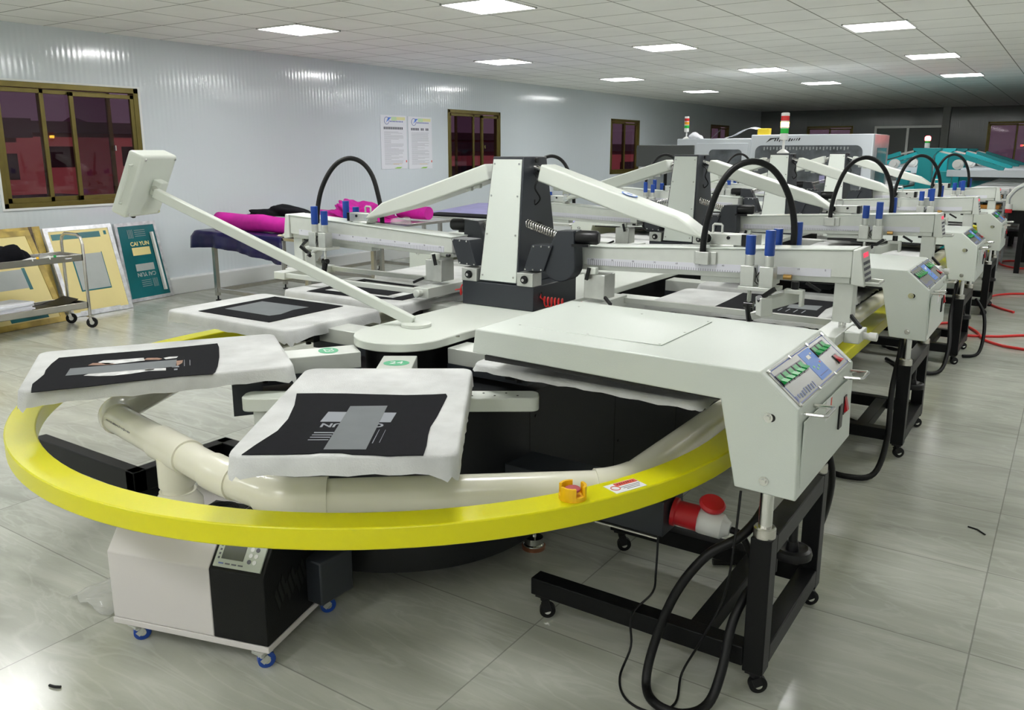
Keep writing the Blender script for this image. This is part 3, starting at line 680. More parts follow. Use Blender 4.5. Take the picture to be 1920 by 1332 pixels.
    P(MB().lathe((1.53, 3.215, .829), [(.013, 0), (.013, .02), (.016, .022), (.016, .048), (.013, .05)], 20, (1, 0, 0)), 'registration_knob', WPLAST)
    P(MB().bar((1.485, 3.19, .905), (1.53, 3.16, .868), .010, .012), 'post_lever', PLASTB)
    P(MB().box(.394, .494, 3.135, 3.235, .872, .978), 'inner_post', ALU, bevel=.003)
    P(MB().box(.385, .475, 3.02, 3.40, .808, .856).lathe((.43, 3.02, .832), [(.016, 0), (.016, .016), (.020, .018), (.020, .034), (.016, .036)], 18, (0, -1, 0)), 'inner_registration_block', ALUP, bevel=.003)
    P(MB().box(.415, .455, 3.125, 3.155, .978, 1.01), 'clamp_body', CREAM, bevel=.004)
    P(MB().bar((.415, 3.118, .955), (.428, 3.118, 1.008), .011, .013).bar((.50, 3.13, .885), (.545, 3.10, .862), .010, .012), 'clamp_lever', PLASTB)
    # two side rails that hold the screen
    P(MB().box(.40, 1.45, 3.03, 3.055, .822, .846).box(.40, 1.45, 3.37, 3.395, .822, .846), 'screen_rail', ALUP, bevel=.002)
    P(MB().cyl((.352, 3.15, 1.003), (.372, 3.15, 1.003), .007, n=12), 'side_button', PLASTB)
    # drive cover, motor, spring
    td = [(.290, 1.162), (.372, 1.166), (.380, 1.03)] + [(.302 + .078 * math.cos(a_), 1.012 + .070 * math.sin(a_)) for a_ in [0 - PI * i / 12 for i in range(13)]] + [(.235, 1.055)]
    P(fy(MB().prism([(u, 3.075, z) for u, z in td], (0, .075, 0))), 'drive_cover', GREYP, bevel=.004)
    mo = MB().lathe((.37, 3.105, 1.137), [(.027, 0), (.030, .01), (.030, .09), (.024, .10)], 24, (1, .25, 0))
    P(fy(mo), 'drive_motor', PLASTB)
    P(fy(MB().bar((.36, 3.09, 1.105), (.43, 3.11, 1.105), .04, .012)), 'motor_foot', PLASTB)
    pts = [Vector((.12 + .175 * t / 150, 3.105 + .018 * math.cos(t * .62), 1.183 - .048 * t / 150 + .018 * math.sin(t * .62))) for t in range(151)]
    P(fy(MB().tube(pts, .0024, 6)), 'counter_spring', STEEL)
    dp = [(.128, .978), (.232, .982), (.275, 1.098), (.172, 1.096)]
    P(MB().prism([(u, 3.062, z) for u, z in dp], (0, .10, 0)), 'drive_side_plate', GREYP, bevel=.003)
    sw_ = MB()
    for u, z in ((.14, .986), (.18, .987), (.222, .989), (.183, 1.09), (.222, 1.091), (.262, 1.092)): sw_.cyl((u, 3.0615, z), (u, 3.057, z), .004, n=8)
    P(sw_, 'plate_screw', CHROME)
    return hd
cols = station_column(); heads = [station_head(1), station_head(-1)]
# numerals along the near right ruler
for k in range(11):
    u = .42 + k * .097; z = .991 + (u - .36) * .03 + .046
    text(str(100 - 10 * k), .010, INK, 'ruler_numeral', heads[0], (1, 0, .03), (0, 0, 1), (XM + u, 3.1583, z))
for k in range(11):
    u = .42 + k * .097; z = .991 + (u - .36) * .03 + .046
    text(str(100 - 10 * k), .010, INK, 'ruler_numeral', heads[1], (1, 0, -.03), (0, 0, 1), (XM - u, 3.1583, z))
arm_ = [c for c in heads[0].children if c.name.startswith('support_arm')]
lg = MB().lathe((0, 0, 0), [(.030, 0), (.030, .0008)], 32)
e1 = Vector((.65, 0, -.20)).normalized(); nrm = Vector((.20, 0, .65)).normalized()
lc = Vector((XM + .56, 3.215, 1.3148)) 
lg.map(lambda p: lc + e1 * p[0] * 1.2 + Vector((0, 1, 0)) * p[1] + nrm * (p[2] + .0035)); lg.build('round_emblem', STICKB, heads[0], recalc=False)
wl_ = MB().lathe((0, 0, 0), [(.0245, .0009), (.0245, .0015)], 32); wl_.map(lambda p: lc + e1 * p[0] * 1.2 + Vector((0, 1, 0)) * p[1] + nrm * (p[2] + .0035)); wl_.build('emblem_bar', STICKW, heads[0])
for k in (-1, 1): MB().obox(lc + nrm * .0053 + Vector((0, .005 * k, 0)), e1 * .014, Vector((0, .0016, 0)), nrm * .0004).build('emblem_bar', STICKB, heads[0])
for k in (1, 2, 3):
    for o in cols + heads:
        c = dup(o, press, (0, ST * k, 0))
        for ch in list(c.children):
            if ch.name.split('.')[0] in ('ruler_numeral', 'round_emblem', 'emblem_bar'): bpy.data.objects.remove(ch)
# stack light on the third column
def stack_light(parent, x_, y_, z0, lit, pole=.11, r=.034):
    MB().lathe((x_, y_, z0), [(.05, 0), (.05, .008), (.022, .03), (.014, .034)], 20).cyl((x_, y_, z0 + .03), (x_, y_, z0 + pole), .011, n=14).lathe((x_, y_, z0 + pole), [(r * .8, 0), (r * .97, .006), (r, .055)], 24).build('stack_light_base', WPLAST, parent)
    zz = z0 + pole + .055
    for nm, c_ in (('green', (.02, .45, .05)), ('amber', (.85, .35, .02)), ('red', (.60, .02, .02))):
        on = lit == nm; e = None
        if on: e = ((1, .55, .05), 14) if nm == 'amber' else ((1, .05, .06), 22)
        elif lit == 'amber' and nm != 'amber': e = None
        m_ = mat(f'{nm}_lens' + ('_lit' if on else ''), c_, .25, emit=e)
        MB().cyl((x_, y_, zz + .002), (x_, y_, zz + .042), r, n=24).build(nm + '_lens', m_, parent)
        MB().cyl((x_, y_, zz + .042), (x_, y_, zz + .0535), r * 1.02, n=24).build('lens_ring', WPLAST, parent); zz += .0515
    MB().lathe((x_, y_, zz + .001), [(r, 0), (r, .012), (r * .7, .018)], 24).build('stack_light_cap', WPLAST, parent)
stack_light(press, XM, 3.22 + 2 * ST, 1.473, 'amber')
# operator box on its swing arm
ja = Vector((-2.162, 2.525, .803)); jb = Vector((-3.224, 2.109, 1.324))
MB().lathe(ja, [(.062, 0), (.062, .012), (.05, .015), (.02, .016)], 32).build('swivel_plate', CREAM, press)
ad = (jb - ja).normalized()
arm = MB().bar(ja + ad * .012 + Vector((0, 0, .012)), jb, .036, .040).build('swing_arm', CREAM, press, bevel=.004)
nb = (-FWD * math.cos(math.radians(80)) + RGT * math.sin(math.radians(80))); nb.z = 0; nb.normalize()
ns = Vector((nb.y, -nb.x, 0)); 
if ns.dot(FWD) > 0: ns = -ns
tl = math.radians(24); up_ = Vector((0, 0, math.cos(tl))) + nb * math.sin(tl); nbt = nb * math.cos(tl) - Vector((0, 0, math.sin(tl)))
bcx = Vector((-3.30, 2.10, 1.345)) - nbt * .045 + RGT * .05
hw, hh, ht = .125, .138, .036
cb_ = MB().obox(bcx, ns * hw, up_ * hh, nbt * ht).build('operator_box', CREAM, press, bevel=.012, segs=4)
sb = MB()
for i in (-1, 1):
    for j in (-1, 1):
        q = bcx + nbt * (ht) + ns * i * (hw - .018) + up_ * j * (hh - .016); sb.cyl(q, q + nbt * .004, .006, n=10)
sb.build('box_screw', CHROME, cb_)
q0 = bcx + ns * hw; MB().tube([q0 + up_ * .085, q0 + up_ * .085 + ns * .018, q0 - up_ * .085 + ns * .018, q0 - up_ * .085], .005, 8).build('grab_handle', CREAM, cb_)
MB().obox(bcx - nbt * (ht + .001), ns * (hw - .02), up_ * (hh - .03), nbt * .001).build('touch_screen', LCD, cb_)
br = bcx + nbt * (ht + .02) - ns * .02; MB().obox(br + up_ * .0, ns * .028, up_ * .034, nbt * .02).build('arm_bracket', CREAM, cb_, bevel=.004)
MB().cyl(br + ns * .027, br + ns * .036, .012, n=16).build('pivot_bolt', CHROME, cb_)
qc = bcx - up_ * (hh + .008) + ns * .02; MB().obox(qc, ns * .008, up_ * .01, nbt * .012).build('cable_plug', PLASTB, cb_)
# boxes under the rail: junction box, power outlet box with socket; low black outrigger
MB().box(-1.915, -1.80, 1.62, 1.76, .105, .25).build('junction_box', GREYP, press, bevel=.006)
ob = MB().box(-1.56, -.955, 2.28, 2.44, .302, .42).build('outlet_box', GREYP, press, bevel=.003)
MB().box(-1.50, -.97, 2.27, 2.45, .296, .301).build('mounting_plate', STEEL, ob)
MB().lathe((-.955, 2.36, .362), [(.046, 0), (.046, .012), (.040, .016), (.042, .085)], 24, (1, .12, -.10)).build('socket', RED, ob)
MB().lathe((-.835, 2.385, .408), [(.004, -.010), (.040, -.008), (.042, .0), (.036, .008), (.004, .010)], 24, (.25, -.25, .9)).build('socket_lid', RED, ob)
og = MB().box(-3.88, -3.085, 1.80, 1.86, .105, .20).box(-3.145, -3.085, 1.80, 2.30, .105, .20).box(-3.145, -2.6, 2.24, 2.30, .105, .20).build('outrigger', BLACKP, press, bevel=.004)
MB().box(-3.30, -3.09, 1.82, 2.0, .055, .104).build('outrigger_block', BLACKP, og)
caster('outrigger_caster', og, -3.16, 1.86, .026, PLASTB, .056)
caster('outrigger_caster', og, -3.80, 1.83, .026, PLASTB, .106)

# ------------------------------------------------------------------ flash dryers
def flash_dryer(s, label):
    root = empty('flash_dryer', (XM + s * 1.25, 2.39, 0)); tag(root, label, 'flash dryer', 'flash dryers along the press')
    X = lambda u: XM + s * u
    def M_(b_): return b_.map(lambda p: (XM + s * p[0], p[1], p[2]))
    y0, y1 = 2.08, 2.695
    prof = [(.585, .945), (1.50, .940), (1.603, .852), (1.612, .607), (1.448, .612), (1.397, .850), (.572, .866)]
    body = M_(MB().prism([(u, y0, z) for u, z in prof], (0, y1 - y0, 0))).build('dryer_body', WHITE, root, bevel=.004)
    P = lambda bb_, nm, mt, **k: M_(bb_).build(nm, mt, body, **k)
    P(MB().box(.66, 1.17, 2.20, 2.61, .9425, .9450), 'access_panel', WHITE, bevel=.001)
    sw_ = MB()
    for u, y in ((.67, 2.21), (.92, 2.21), (1.16, 2.21), (.67, 2.60), (.92, 2.60), (1.16, 2.60), (1.16, 2.4)): sw_.cyl((u, y, .945), (u, y, .9462), .004, n=8)
    P(sw_, 'panel_screw', ALU)
    P(MB().box(.60, 1.385, 2.11, 2.665, .838, .8545), 'heater_plate', mat('heater_plate', (.02, .02, .02), .6))
    # slanted control panel
    a, c = Vector((1.50, 0, .940)), Vector((1.603, 0, .852)); e = c - a; n_ = Vector((-e.z, 0, e.x)).normalized()
    if n_.z < 0: n_ = -n_
    def sl(t, y, l=0.): q = a + e * t + n_ * l; return Vector((q.x, y, q.z))
    def sq(t0, t1, ya, yb, l0, l1): return MB().prism([sl(t0, ya, l0), sl(t1, ya, l0), sl(t1, yb, l0), sl(t0, yb, l0)], n_ * (l1 - l0))
    P(sq(.06, .95, 2.105, 2.665, .0002, .002), 'control_panel', PANELG, bevel=.001)
    bl = MB()
    for t0, t1, ya, yb in ((.09, .11, 2.12, 2.65), (.91, .925, 2.12, 2.65), (.09, .925, 2.118, 2.122), (.09, .925, 2.648, 2.652)):
        q = sq(t0, t1, ya, yb, .002, .0024); bl.add(q.v, q.f)
    P(bl, 'panel_border', INKB, smooth=False)
    sc2 = MB()
    for t in (.08, .93):
        for y in (2.113, 2.30, 2.48, 2.655): sc2.cyl(sl(t, y, .002), sl(t, y, .0055), .006, n=10)
    P(sc2, 'panel_bolt', CHROME)
    for y in [2.140 + .046 * k for k in range(5)] + [2.50 + .046 * k for k in range(3)]:
        t0 = .22 + (y - 2.14) * .16 if y < 2.45 else .18
        k_ = P(sq(t0, t0 + .27, y - .021, y + .021, .002, .005), 'switch_bezel', PLASTB)
        q = MB().prism([sl(t0 + .03, y - .015, .005), sl(t0 + .13, y - .015, .006), sl(t0 + .24, y - .015, .016), sl(t0 + .24, y - .015, .005)], (0, .030, 0))
        M_(q).build('rocker', GREEN, k_, smooth=False)
    k_ = P(sq(.60, .84, 2.575, 2.612, .002, .005), 'switch_bezel', PLASTB)
    M_(MB().prism([sl(.62, 2.581, .005), sl(.70, 2.581, .006), sl(.82, 2.581, .014), sl(.82, 2.581, .005)], (0, .025, 0))).build('rocker', RED, k_, smooth=False)
    P(sq(.14, .86, 2.365, 2.475, .002, .0028), 'timer_overlay', STICKB, smooth=False)
    for nm, t0, t1, ya, yb, mt in (('timer_display', .27, .36, 2.40, 2.43, STICKW), ('timer_display', .25, .29, 2.44, 2.455, STICKW), ('timer_key', .52, .57, 2.385, 2.397, GREEN), ('timer_key', .60, .65, 2.40, 2.412, GREEN), ('timer_key', .56, .61, 2.425, 2.437, GREEN), ('timer_key', .51, .55, 2.455, 2.465, RED), ('timer_key', .76, .78, 2.38, 2.465, INKB)): P(sq(t0, t1, ya, yb, .0028, .0034), nm, mt, smooth=False)
    q = sl(.80, 2.215, .0024)
    strokes(9, .19, .020, INKF, 'panel_lettering', body, (0, s, 0), (-e.x * s, 0, -e.z), (XM + s * q.x, q.y, q.z), 3)
    # front door, handles, switches
    P(MB().box(1.6085, 1.6125, 2.115, 2.665, .632, .815), 'front_door', WHITE, bevel=.0015)
    for y in (2.17, 2.60): P(MB().tube([(1.606, y - .045, .833), (1.655, y - .045, .836), (1.660, y - .040, .836), (1.660, y + .040, .836), (1.655, y + .045, .836), (1.606, y + .045, .833)], .0055, 8), 'handle', CHROME)
    P(MB().box(1.6125, 1.6132, 2.335, 2.40, .755, .815), 'rating_sticker', STICKW, smooth=False)
    P(MB().box(1.6132, 1.6138, 2.385, 2.398, .782, .812), 'red_mark', STICKR, smooth=False)
    P(MB().box(1.6125, 1.618, 2.50, 2.538, .685, .757), 'switch_housing', PLASTB, bevel=.001)
    k_ = P(MB().box(1.6125, 1.6155, 2.56, 2.592, .715, .772), 'switch_bezel', PLASTB)
    M_(MB().prism([(1.6155, 2.565, .72), (1.6155, 2.565, .768), (1.625, 2.565, .728)], (0, .022, 0))).build('rocker', RED, k_, smooth=False)
    for z in (.822, .646): P(MB().cyl((1.527, y0, z), (1.527, y0 - .004, z), .013, n=18).cyl((1.527, y0 - .004, z), (1.527, y0 - .010, z), .0075, n=6), 'side_bolt', CHROME)
    P(MB().cyl((1.535, y0 + .0, .822), (1.535, y0 - .0012, .822), .011, n=14), 'bolt_slot', PLASTB)
    # wheeled stand
    st = M_(MB().box(1.502, 1.560, 2.080, 2.138, .072, .478)).build('stand_post', BLACKP, root, bevel=.003)
    M_(MB().box(1.502, 1.560, 2.642, 2.70, .072, .478)).build('stand_post', BLACKP, root, bevel=.003)
    M_(MB().box(1.502, 1.560, 2.1385, 2.6415, .42, .478)).build('top_bar', BLACKP, root, bevel=.003)
    M_(MB().box(1.502, 1.560, 2.1385, 2.6415, .085, .143)).build('bottom_bar', BLACKP, root, bevel=.003)
    for y in (2.080, 2.642): M_(MB().box(.80, 1.5015, y, y + .058, .085, .143)).build('floor_rail', BLACKP, root, bevel=.003)
    M_(MB().box(1.325, 1.383, 2.1385, 2.6415, .087, .141)).build('cross_rail', BLACKP, root, bevel=.003)
    for y in (2.109, 2.671):
        M_(MB().cyl((1.531, y, .478), (1.531, y, .6125), .0185, n=20)).build('lift_column', CHROME, root)
        M_(MB().lathe((1.531, y, .478), [(.030, 0), (.030, .026), (.026, .030)], 24)).build('clamp_collar', STEEL, root)
        for u in (.835, 1.531): caster('caster', root, X(u), y, .026, RUBBER, .084 if u < 1 else .0715, ang=.6)
    M_(MB().cyl((1.531, 2.42, .30), (1.531, 2.42, .42), .014, n=14).lathe((1.531, 2.42, .285), [(.03, .0), (.058, .002), (.060, .012), (.056, .026), (.046, .030), (.02, .022), (.016, .05)], 28).cyl((1.49, 2.38, .24), (1.49, 2.38, .288), .010, n=14)).build('handwheel', PLASTB, root)
    return root
FL = ['nearest white flash dryer with green rocker switches on a black wheeled stand', 'second white flash dryer from the camera on the right of the press',
      'third white flash dryer from the camera on the right of the press', 'farthest white flash dryer on the right of the press']
fd0 = flash_dryer(1, FL[0]); fd1 = None
for k, dy in ((1, 2.22), (2, 4.44), (3, 6.62)):
    c = dup(fd0, None, (0, dy, 0)); c['label'] = FL[k]
for k, dy in ((1, 2.22), (2, 4.44), (3, 6.62)):
    lb = ['white flash dryer on the window side behind the nearest left print head', 'white flash dryer on the window side behind the second column', 'farthest white flash dryer on the window side of the press'][k - 1]
    if fd1 is None:
        fd1 = flash_dryer(-1, lb); fd1.location.y += dy
        base_dy = dy
    else:
        c = dup(fd1, None, (0, dy - base_dy, 0)); c['label'] = lb

# ------------------------------------------------------------------ fabric panels lying on the pallets
ZF = .7885
def fabric(pts, label, zf=ZF):
    o = MB().prism([(x_, y_, zf) for x_, y_ in catmull2(pts)], (0, 0, .0016)).build('black_cloth_piece', CLOTHB, smooth=False)
    tag(o, label, 'fabric', 'black fabric panels on the pallets'); return o
def catmull2(p): return p
def pr(o, nm, pts, m_, l=.0): return MB().prism([(x_, y_, ZF + .0017 + l) for x_, y_ in pts], (0, 0, .0003)).build(nm, m_, o, smooth=False)
f24 = fabric([(-1.862, 1.622), (-1.806, 1.663), (-1.738, 1.705), (-1.666, 1.743), (-1.581, 1.79), (-1.519, 1.839), (-1.49, 1.868), (-1.471, 1.851), (-1.434, 1.787), (-1.378, 1.689), (-1.336, 1.608), (-1.301, 1.556), (-1.254, 1.493), (-1.217, 1.436), (-1.252, 1.411), (-1.286, 1.383), (-1.317, 1.371), (-1.362, 1.345), (-1.391, 1.339), (-1.435, 1.311), (-1.45, 1.291), (-1.5, 1.253), (-1.58, 1.197), (-1.607, 1.261), (-1.644, 1.361), (-1.696, 1.442), (-1.778, 1.538)],
             'black fabric panel with grey bar print on the front pallet numbered 24')
pr(f24, 'silver_bar', [(-1.651, 1.547), (-1.488, 1.646), (-1.446, 1.575), (-1.606, 1.474)], PRINTL)
for q in ([(-1.556, 1.406), (-1.513, 1.434), (-1.509, 1.428), (-1.551, 1.4)], [(-1.546, 1.39), (-1.504, 1.418), (-1.5, 1.413), (-1.543, 1.385)], [(-1.537, 1.375), (-1.495, 1.403), (-1.491, 1.398), (-1.534, 1.37)], [(-1.527, 1.358), (-1.485, 1.387), (-1.482, 1.383), (-1.524, 1.354)],
          [(-1.431, 1.514), (-1.43, 1.515), (-1.373, 1.428), (-1.375, 1.427)], [(-1.416, 1.522), (-1.415, 1.522), (-1.362, 1.441), (-1.363, 1.44)]): pr(f24, 'printed_line', q, PRINTL)
text('CAI YUN', .042, PRINTL, 'printed_lettering', f24, (-.146, -.096, 0), (.096, -.146, 0), (-1.514, 1.500, ZF + .0019), bold=True)
pr(f24, 'grey_patch', [(-1.636, 1.617), (-1.551, 1.679), (-1.355, 1.385), (-1.441, 1.328)], PRINTG, .0007)
f23 = fabric([(-2.532, 1.185), (-2.577, 1.209), (-2.625, 1.236), (-2.663, 1.273), (-2.708, 1.315), (-2.76, 1.347), (-2.826, 1.4), (-2.889, 1.46), (-2.824, 1.568), (-2.742, 1.688), (-2.666, 1.819), (-2.616, 1.911), (-2.558, 1.874), (-2.436, 1.783), (-2.33, 1.696), (-2.276, 1.646), (-2.26, 1.623), (-2.33, 1.541), (-2.396, 1.428), (-2.451, 1.315), (-2.5, 1.239)],
             'black fabric panel with grey stripe over a picture print, on the leftmost pallet')
for q, m_ in (([(-2.585, 1.377), (-2.597, 1.413), (-2.549, 1.465), (-2.501, 1.534), (-2.451, 1.583), (-2.423, 1.564), (-2.464, 1.53), (-2.482, 1.474), (-2.505, 1.431), (-2.539, 1.402)], PRINTW),
              ([(-2.712, 1.499), (-2.721, 1.524), (-2.692, 1.552), (-2.641, 1.624), (-2.603, 1.604), (-2.64, 1.524), (-2.662, 1.498)], PRINTW),
              ([(-2.58, 1.661), (-2.579, 1.682), (-2.558, 1.703), (-2.543, 1.686), (-2.559, 1.655)], PRINTW), ([(-2.701, 1.458), (-2.717, 1.483), (-2.676, 1.514), (-2.64, 1.52), (-2.657, 1.494)], PRINTO),
              ([(-2.613, 1.608), (-2.628, 1.628), (-2.602, 1.65), (-2.575, 1.653), (-2.57, 1.637)], PRINTO), ([(-2.507, 1.661), (-2.496, 1.679), (-2.465, 1.655), (-2.444, 1.619)], PRINTO), ([(-2.489, 1.53), (-2.474, 1.557), (-2.464, 1.546), (-2.475, 1.525)], PRINTO),
              ([(-2.458, 1.61), (-2.44, 1.625), (-2.424, 1.614), (-2.442, 1.599)], PRINTL), ([(-2.419, 1.592), (-2.412, 1.6), (-2.397, 1.589), (-2.404, 1.581)], PRINTL), ([(-2.498, 1.685), (-2.497, 1.686), (-2.422, 1.634), (-2.424, 1.633)], PRINTL), ([(-2.48, 1.694), (-2.478, 1.695), (-2.414, 1.65), (-2.416, 1.649)], PRINTL)):
    pr(f23, 'print_patch', q, m_)
pr(f23, 'grey_stripe', [(-2.707, 1.4), (-2.519, 1.671), (-2.438, 1.611), (-2.63, 1.342)], PRINTG, .0007)
f22 = fabric([(-3.232, 2.275), (-3.24, 2.485), (-3.245, 2.723), (-3.002, 2.724), (-2.777, 2.727), (-2.774, 2.494), (-2.767, 2.285), (-2.996, 2.277)], 'black fabric panel with plain grey patch on the left pallet behind the leftmost one')
pr(f22, 'grey_patch', [(-3.176, 2.374), (-3.188, 2.598), (-2.885, 2.615), (-2.895, 2.53), (-2.861, 2.429), (-2.876, 2.377)], PRINTG)
f2l = fabric([(-3.236, 2.925), (-3.283, 3.397), (-2.939, 3.375), (-2.666, 3.368), (-2.649, 2.999), (-2.928, 2.939)], 'black fabric panel with pale frame print under the nearest left print head')
pr(f2l, 'pale_border', [(-3.18, 3.0), (-3.20, 3.33), (-2.74, 3.32), (-2.73, 3.02)], COVER)
pr(f2l, 'grey_patch', [(-3.14, 3.04), (-3.15, 3.28), (-2.80, 3.27), (-2.79, 3.05)], CLOTHB, .0005)
f31 = fabric([(-1.332, 3.669), (-1.336, 3.869), (-1.348, 4.127), (-1.184, 4.145), (-1.022, 4.122), (-0.904, 4.117), (-0.872, 4.117), (-0.878, 3.993), (-0.887, 3.91), (-0.879, 3.787), (-0.869, 3.672), (-0.955, 3.676), (-1.054, 3.67), (-1.193, 3.668)], 'black fabric panel with grey strip print below the nearest right print head')
pr(f31, 'grey_patch', [(-1.056, 3.935), (-0.917, 3.968), (-0.912, 3.842), (-1.045, 3.836)], PRINTG)
pr(f31, 'grey_patch', [(-1.214, 3.841), (-1.182, 3.854), (-1.173, 3.75), (-1.207, 3.747)], PRINTG)
for k in range(4): pr(f31, 'printed_line', [(-1.06 + .035 * k, 3.74), (-1.055 + .035 * k, 3.74), (-1.055 + .035 * k, 3.81), (-1.06 + .035 * k, 3.81)], PRINTL)
for k in (3, 4, 5):
    y_ = PY[k]; o = fabric([(-1.34, y_ - .2), (-.90, y_ - .19), (-.89, y_ + .2), (-1.33, y_ + .21)], ['black fabric panel under the right arm of the second dryer', 'black fabric panel under the second right print head', 'black fabric panel just beyond the second right print head'][k - 3])
    pr(o, 'grey_patch', [(-1.2, y_ - .08), (-1.0, y_ - .08), (-1.0, y_ + .08), (-1.2, y_ + .08)], PRINTG)

# ------------------------------------------------------------------ blower cabinet and its pvc duct
ca = math.atan2(.28, .96); cd, ce = Vector((math.cos(ca), math.sin(ca), 0)), Vector((-math.sin(ca), math.cos(ca), 0)); c0 = Vector((-2.335, 1.252, 0))
def cp(a_, e_, z_): return c0 + cd * a_ + ce * e_ + Vector((0, 0, z_))
chil = empty('cooling_unit', cp(.28, .17, 0)); tag(chil, 'white and black cooling cabinet on blue castors under the front of the rail', 'cooling unit')
cpf = [(0, .078), (0, .300), (.065, .378), (.36, .378), (.36, .078)]
wb = MB().prism([cp(0, e_, z_) for e_, z_ in cpf], cd * .368).build('white_housing', CHIL, chil, bevel=.003)
kb = MB().prism([cp(.3685, e_, z_) for e_, z_ in cpf], cd * .187).build('black_housing', BLACKP, chil, bevel=.003)
MB().obox(cp(.278, .18, .068), cd * .280, ce * .183, (0, 0, .0095)).build('base_tray', CHIL, chil, bevel=.002)
sd_ = (Vector((0, 0, .078)) + ce * .065); sn = Vector((0, 0, .065)) - ce * .078; sn.normalize(); sdn = sd_.normalized()
pc = cp(.462, .0325, .339)
pn = MB().obox(pc + sn * .0035, cd * .080, sdn * .040, sn * .003).build('display_panel', mat('pale_green_panel', (.48, .52, .46), .35), kb, bevel=.001)
MB().obox(pc + sn * .007 - cd * .022 + sdn * .006, cd * .037, sdn * .022, sn * .0006).build('lcd_window', LCD, pn)
for k in range(6): MB().cyl(pc + cd * (.035 + .018 * (k % 2)) + sdn * (.022 - .018 * (k // 2)) + sn * .0065, pc + cd * (.035 + .018 * (k % 2)) + sdn * (.022 - .018 * (k // 2)) + sn * .0078, .0065, n=14).build('panel_key', INK if k in (1, 4) else STICKW, pn)
for k in range(4): MB().obox(pc + sn * .007 - cd * (.068) + sdn * (.022 - .012 * k), cd * .003, sdn * .003, sn * .0005).build('panel_symbol', INK, pn)
for k in range(4): MB().obox(pc + sn * .007 - cd * (.055 - .022 * k) - sdn * .029, cd * .008, sdn * .002, sn * .0005).build('panel_caption', INKB if k == 0 else INK, pn)
lv = MB()
for k in range(9): lv.obox(cp(.5565, .06 + .018 * k, .20 + .014 * (k % 3)), cd * .001, ce * .004 + Vector((0, 0, .010)), Vector((0, 0, .030)) - ce * .01)
lv.build('side_louvre', mat('louvre_black', (.004, .004, .004), .5), kb)
fan = cp(.20, .20, .379)
fg = MB().obox(fan + cd * .07 + Vector((0, 0, .003)), cd * .062, ce * .062, (0, 0, .003)); 
for k in range(7): fg.tube([fan + cd * (.07 + (.010 + .008 * k) * math.cos(t)) + ce * ((.010 + .008 * k) * math.sin(t)) + Vector((0, 0, .0095)) for t in [2 * PI * i / 24 for i in range(24)]], .0014, 5, closed=True)
fg.build('fan_grille', PLASTB, wb)
MB().obox(fan + cd * .205 + Vector((0, 0, .003)), cd * .062, ce * .062, (0, 0, .003)).build('fan_grille', PLASTB, kb)
MB().tube([cp(.24, .13, .385), cp(.25, .13, .402), cp(.30, .13, .402), cp(.37, .12, .392), cp(.46, .14, .392), cp(.52, .17, .384)], .006, 8, smooth=4).build('cooling_line', RUBBER, wb)
MB().lathe(cp(.24, .13, .380), [(.010, 0), (.010, .012), (.013, .014), (.013, .024)], 14).build('line_fitting', CHROME, wb)
for a_, e_ in ((.07, .02), (.525, .012), (.045, .32), (.545, .335)): caster('castor', chil, *cp(a_, e_, 0)[:2], .026, BLUE, .0585, ALU, ang=ca + .8)
MB().tube([cp(-.01, .26, .27), cp(-.035, .26, .27), cp(-.045, .30, .27), cp(-.045, .33, .25), cp(-.005, .34, .23)], .006, 8, smooth=3).build('drain_tube', RUBBER, wb)
MB().tube([cp(0, .12, .15), cp(-.022, .12, .155), cp(-.030, .10, .145), cp(-.025, .05, .135), cp(0, .04, .135)], .004, 8).build('side_handle', RUBBER, wb)
duct = empty('air_duct', (-2.232, 1.447, .379)); tag(duct, 'cream plastic pipe duct running inside the yellow rail with a tee onto the cabinet', 'duct')
ZP, R_ = .588, .049
T_ = Vector((-2.238, 1.447, ZP))
E1 = Vector((-2.735, 1.535, ZP)); E0 = Vector((-3.16, 2.34, ZP)); E2 = Vector((-1.93, 1.392, ZP)); E3 = Vector((-1.70, 1.40, .575)); E4 = Vector((-.985, 2.00, .565)); E5 = Vector((-.945, 2.22, .56)); E6 = Vector((-.945, 9.9, .56)); EL = Vector((-3.22, 9.9, ZP)); EL0 = Vector((-3.22, 2.6, ZP))
def pipe(a_, b_, nm='pipe', r=R_): return MB().cyl(a_, b_, r, n=28).build(nm, PVC, duct)
def elbow(a_, c_, b_, nm='elbow'):   # a, corner, b: rounded bend with sockets
    p = [a_ + (c_ - a_) * (t / 8 * 2 - (t / 8) ** 2) * .0 for t in range(1)]
    q = [(1 - t) ** 2 * a_ + 2 * t * (1 - t) * c_ + t * t * b_ for t in [i / 10 for i in range(11)]]
    return MB().tube(q, R_ + .0055, 28).build(nm, PVC, duct)
def near(p, q, d): return p + (q - p).normalized() * d
pipe(near(E1, T_, .06), near(T_, E1, .085)); pipe(near(T_, E2, .085), near(E2, T_, .05))
pr_ = MB().cyl(near(T_, E1, .10), near(T_, E2, .10), R_ + .006, n=28).build('tee', PVC, duct)
MB().cyl(T_ - Vector((0, 0, .02)), T_ - Vector((0, 0, .115)), R_ + .006, n=28).build('tee_branch', PVC, pr_)
MB().cyl(T_ - Vector((0, 0, .112)), T_ - Vector((0, 0, .14)), R_, n=28).build('pipe', PVC, duct)
MB().lathe((T_.x, T_.y, .3795), [(.074, 0), (.074, .040), (.056, .068), (.056, .075)], 32).build('reducer', PVC, duct)
elbow(near(E1, T_, .07), E1, near(E1, E0, .07)); pipe(near(E1, E0, .065), near(E0, E1, .06)); elbow(near(E0, E1, .07), E0, near(E0, EL0, .1)); pipe(near(E0, EL0, .09), EL)
elbow(near(E2, T_, .06), E2, near(E2, E3, .06)); pipe(near(E2, E3, .055), near(E3, E2, .05)); elbow(near(E3, E2, .06), E3, near(E3, E4, .06))
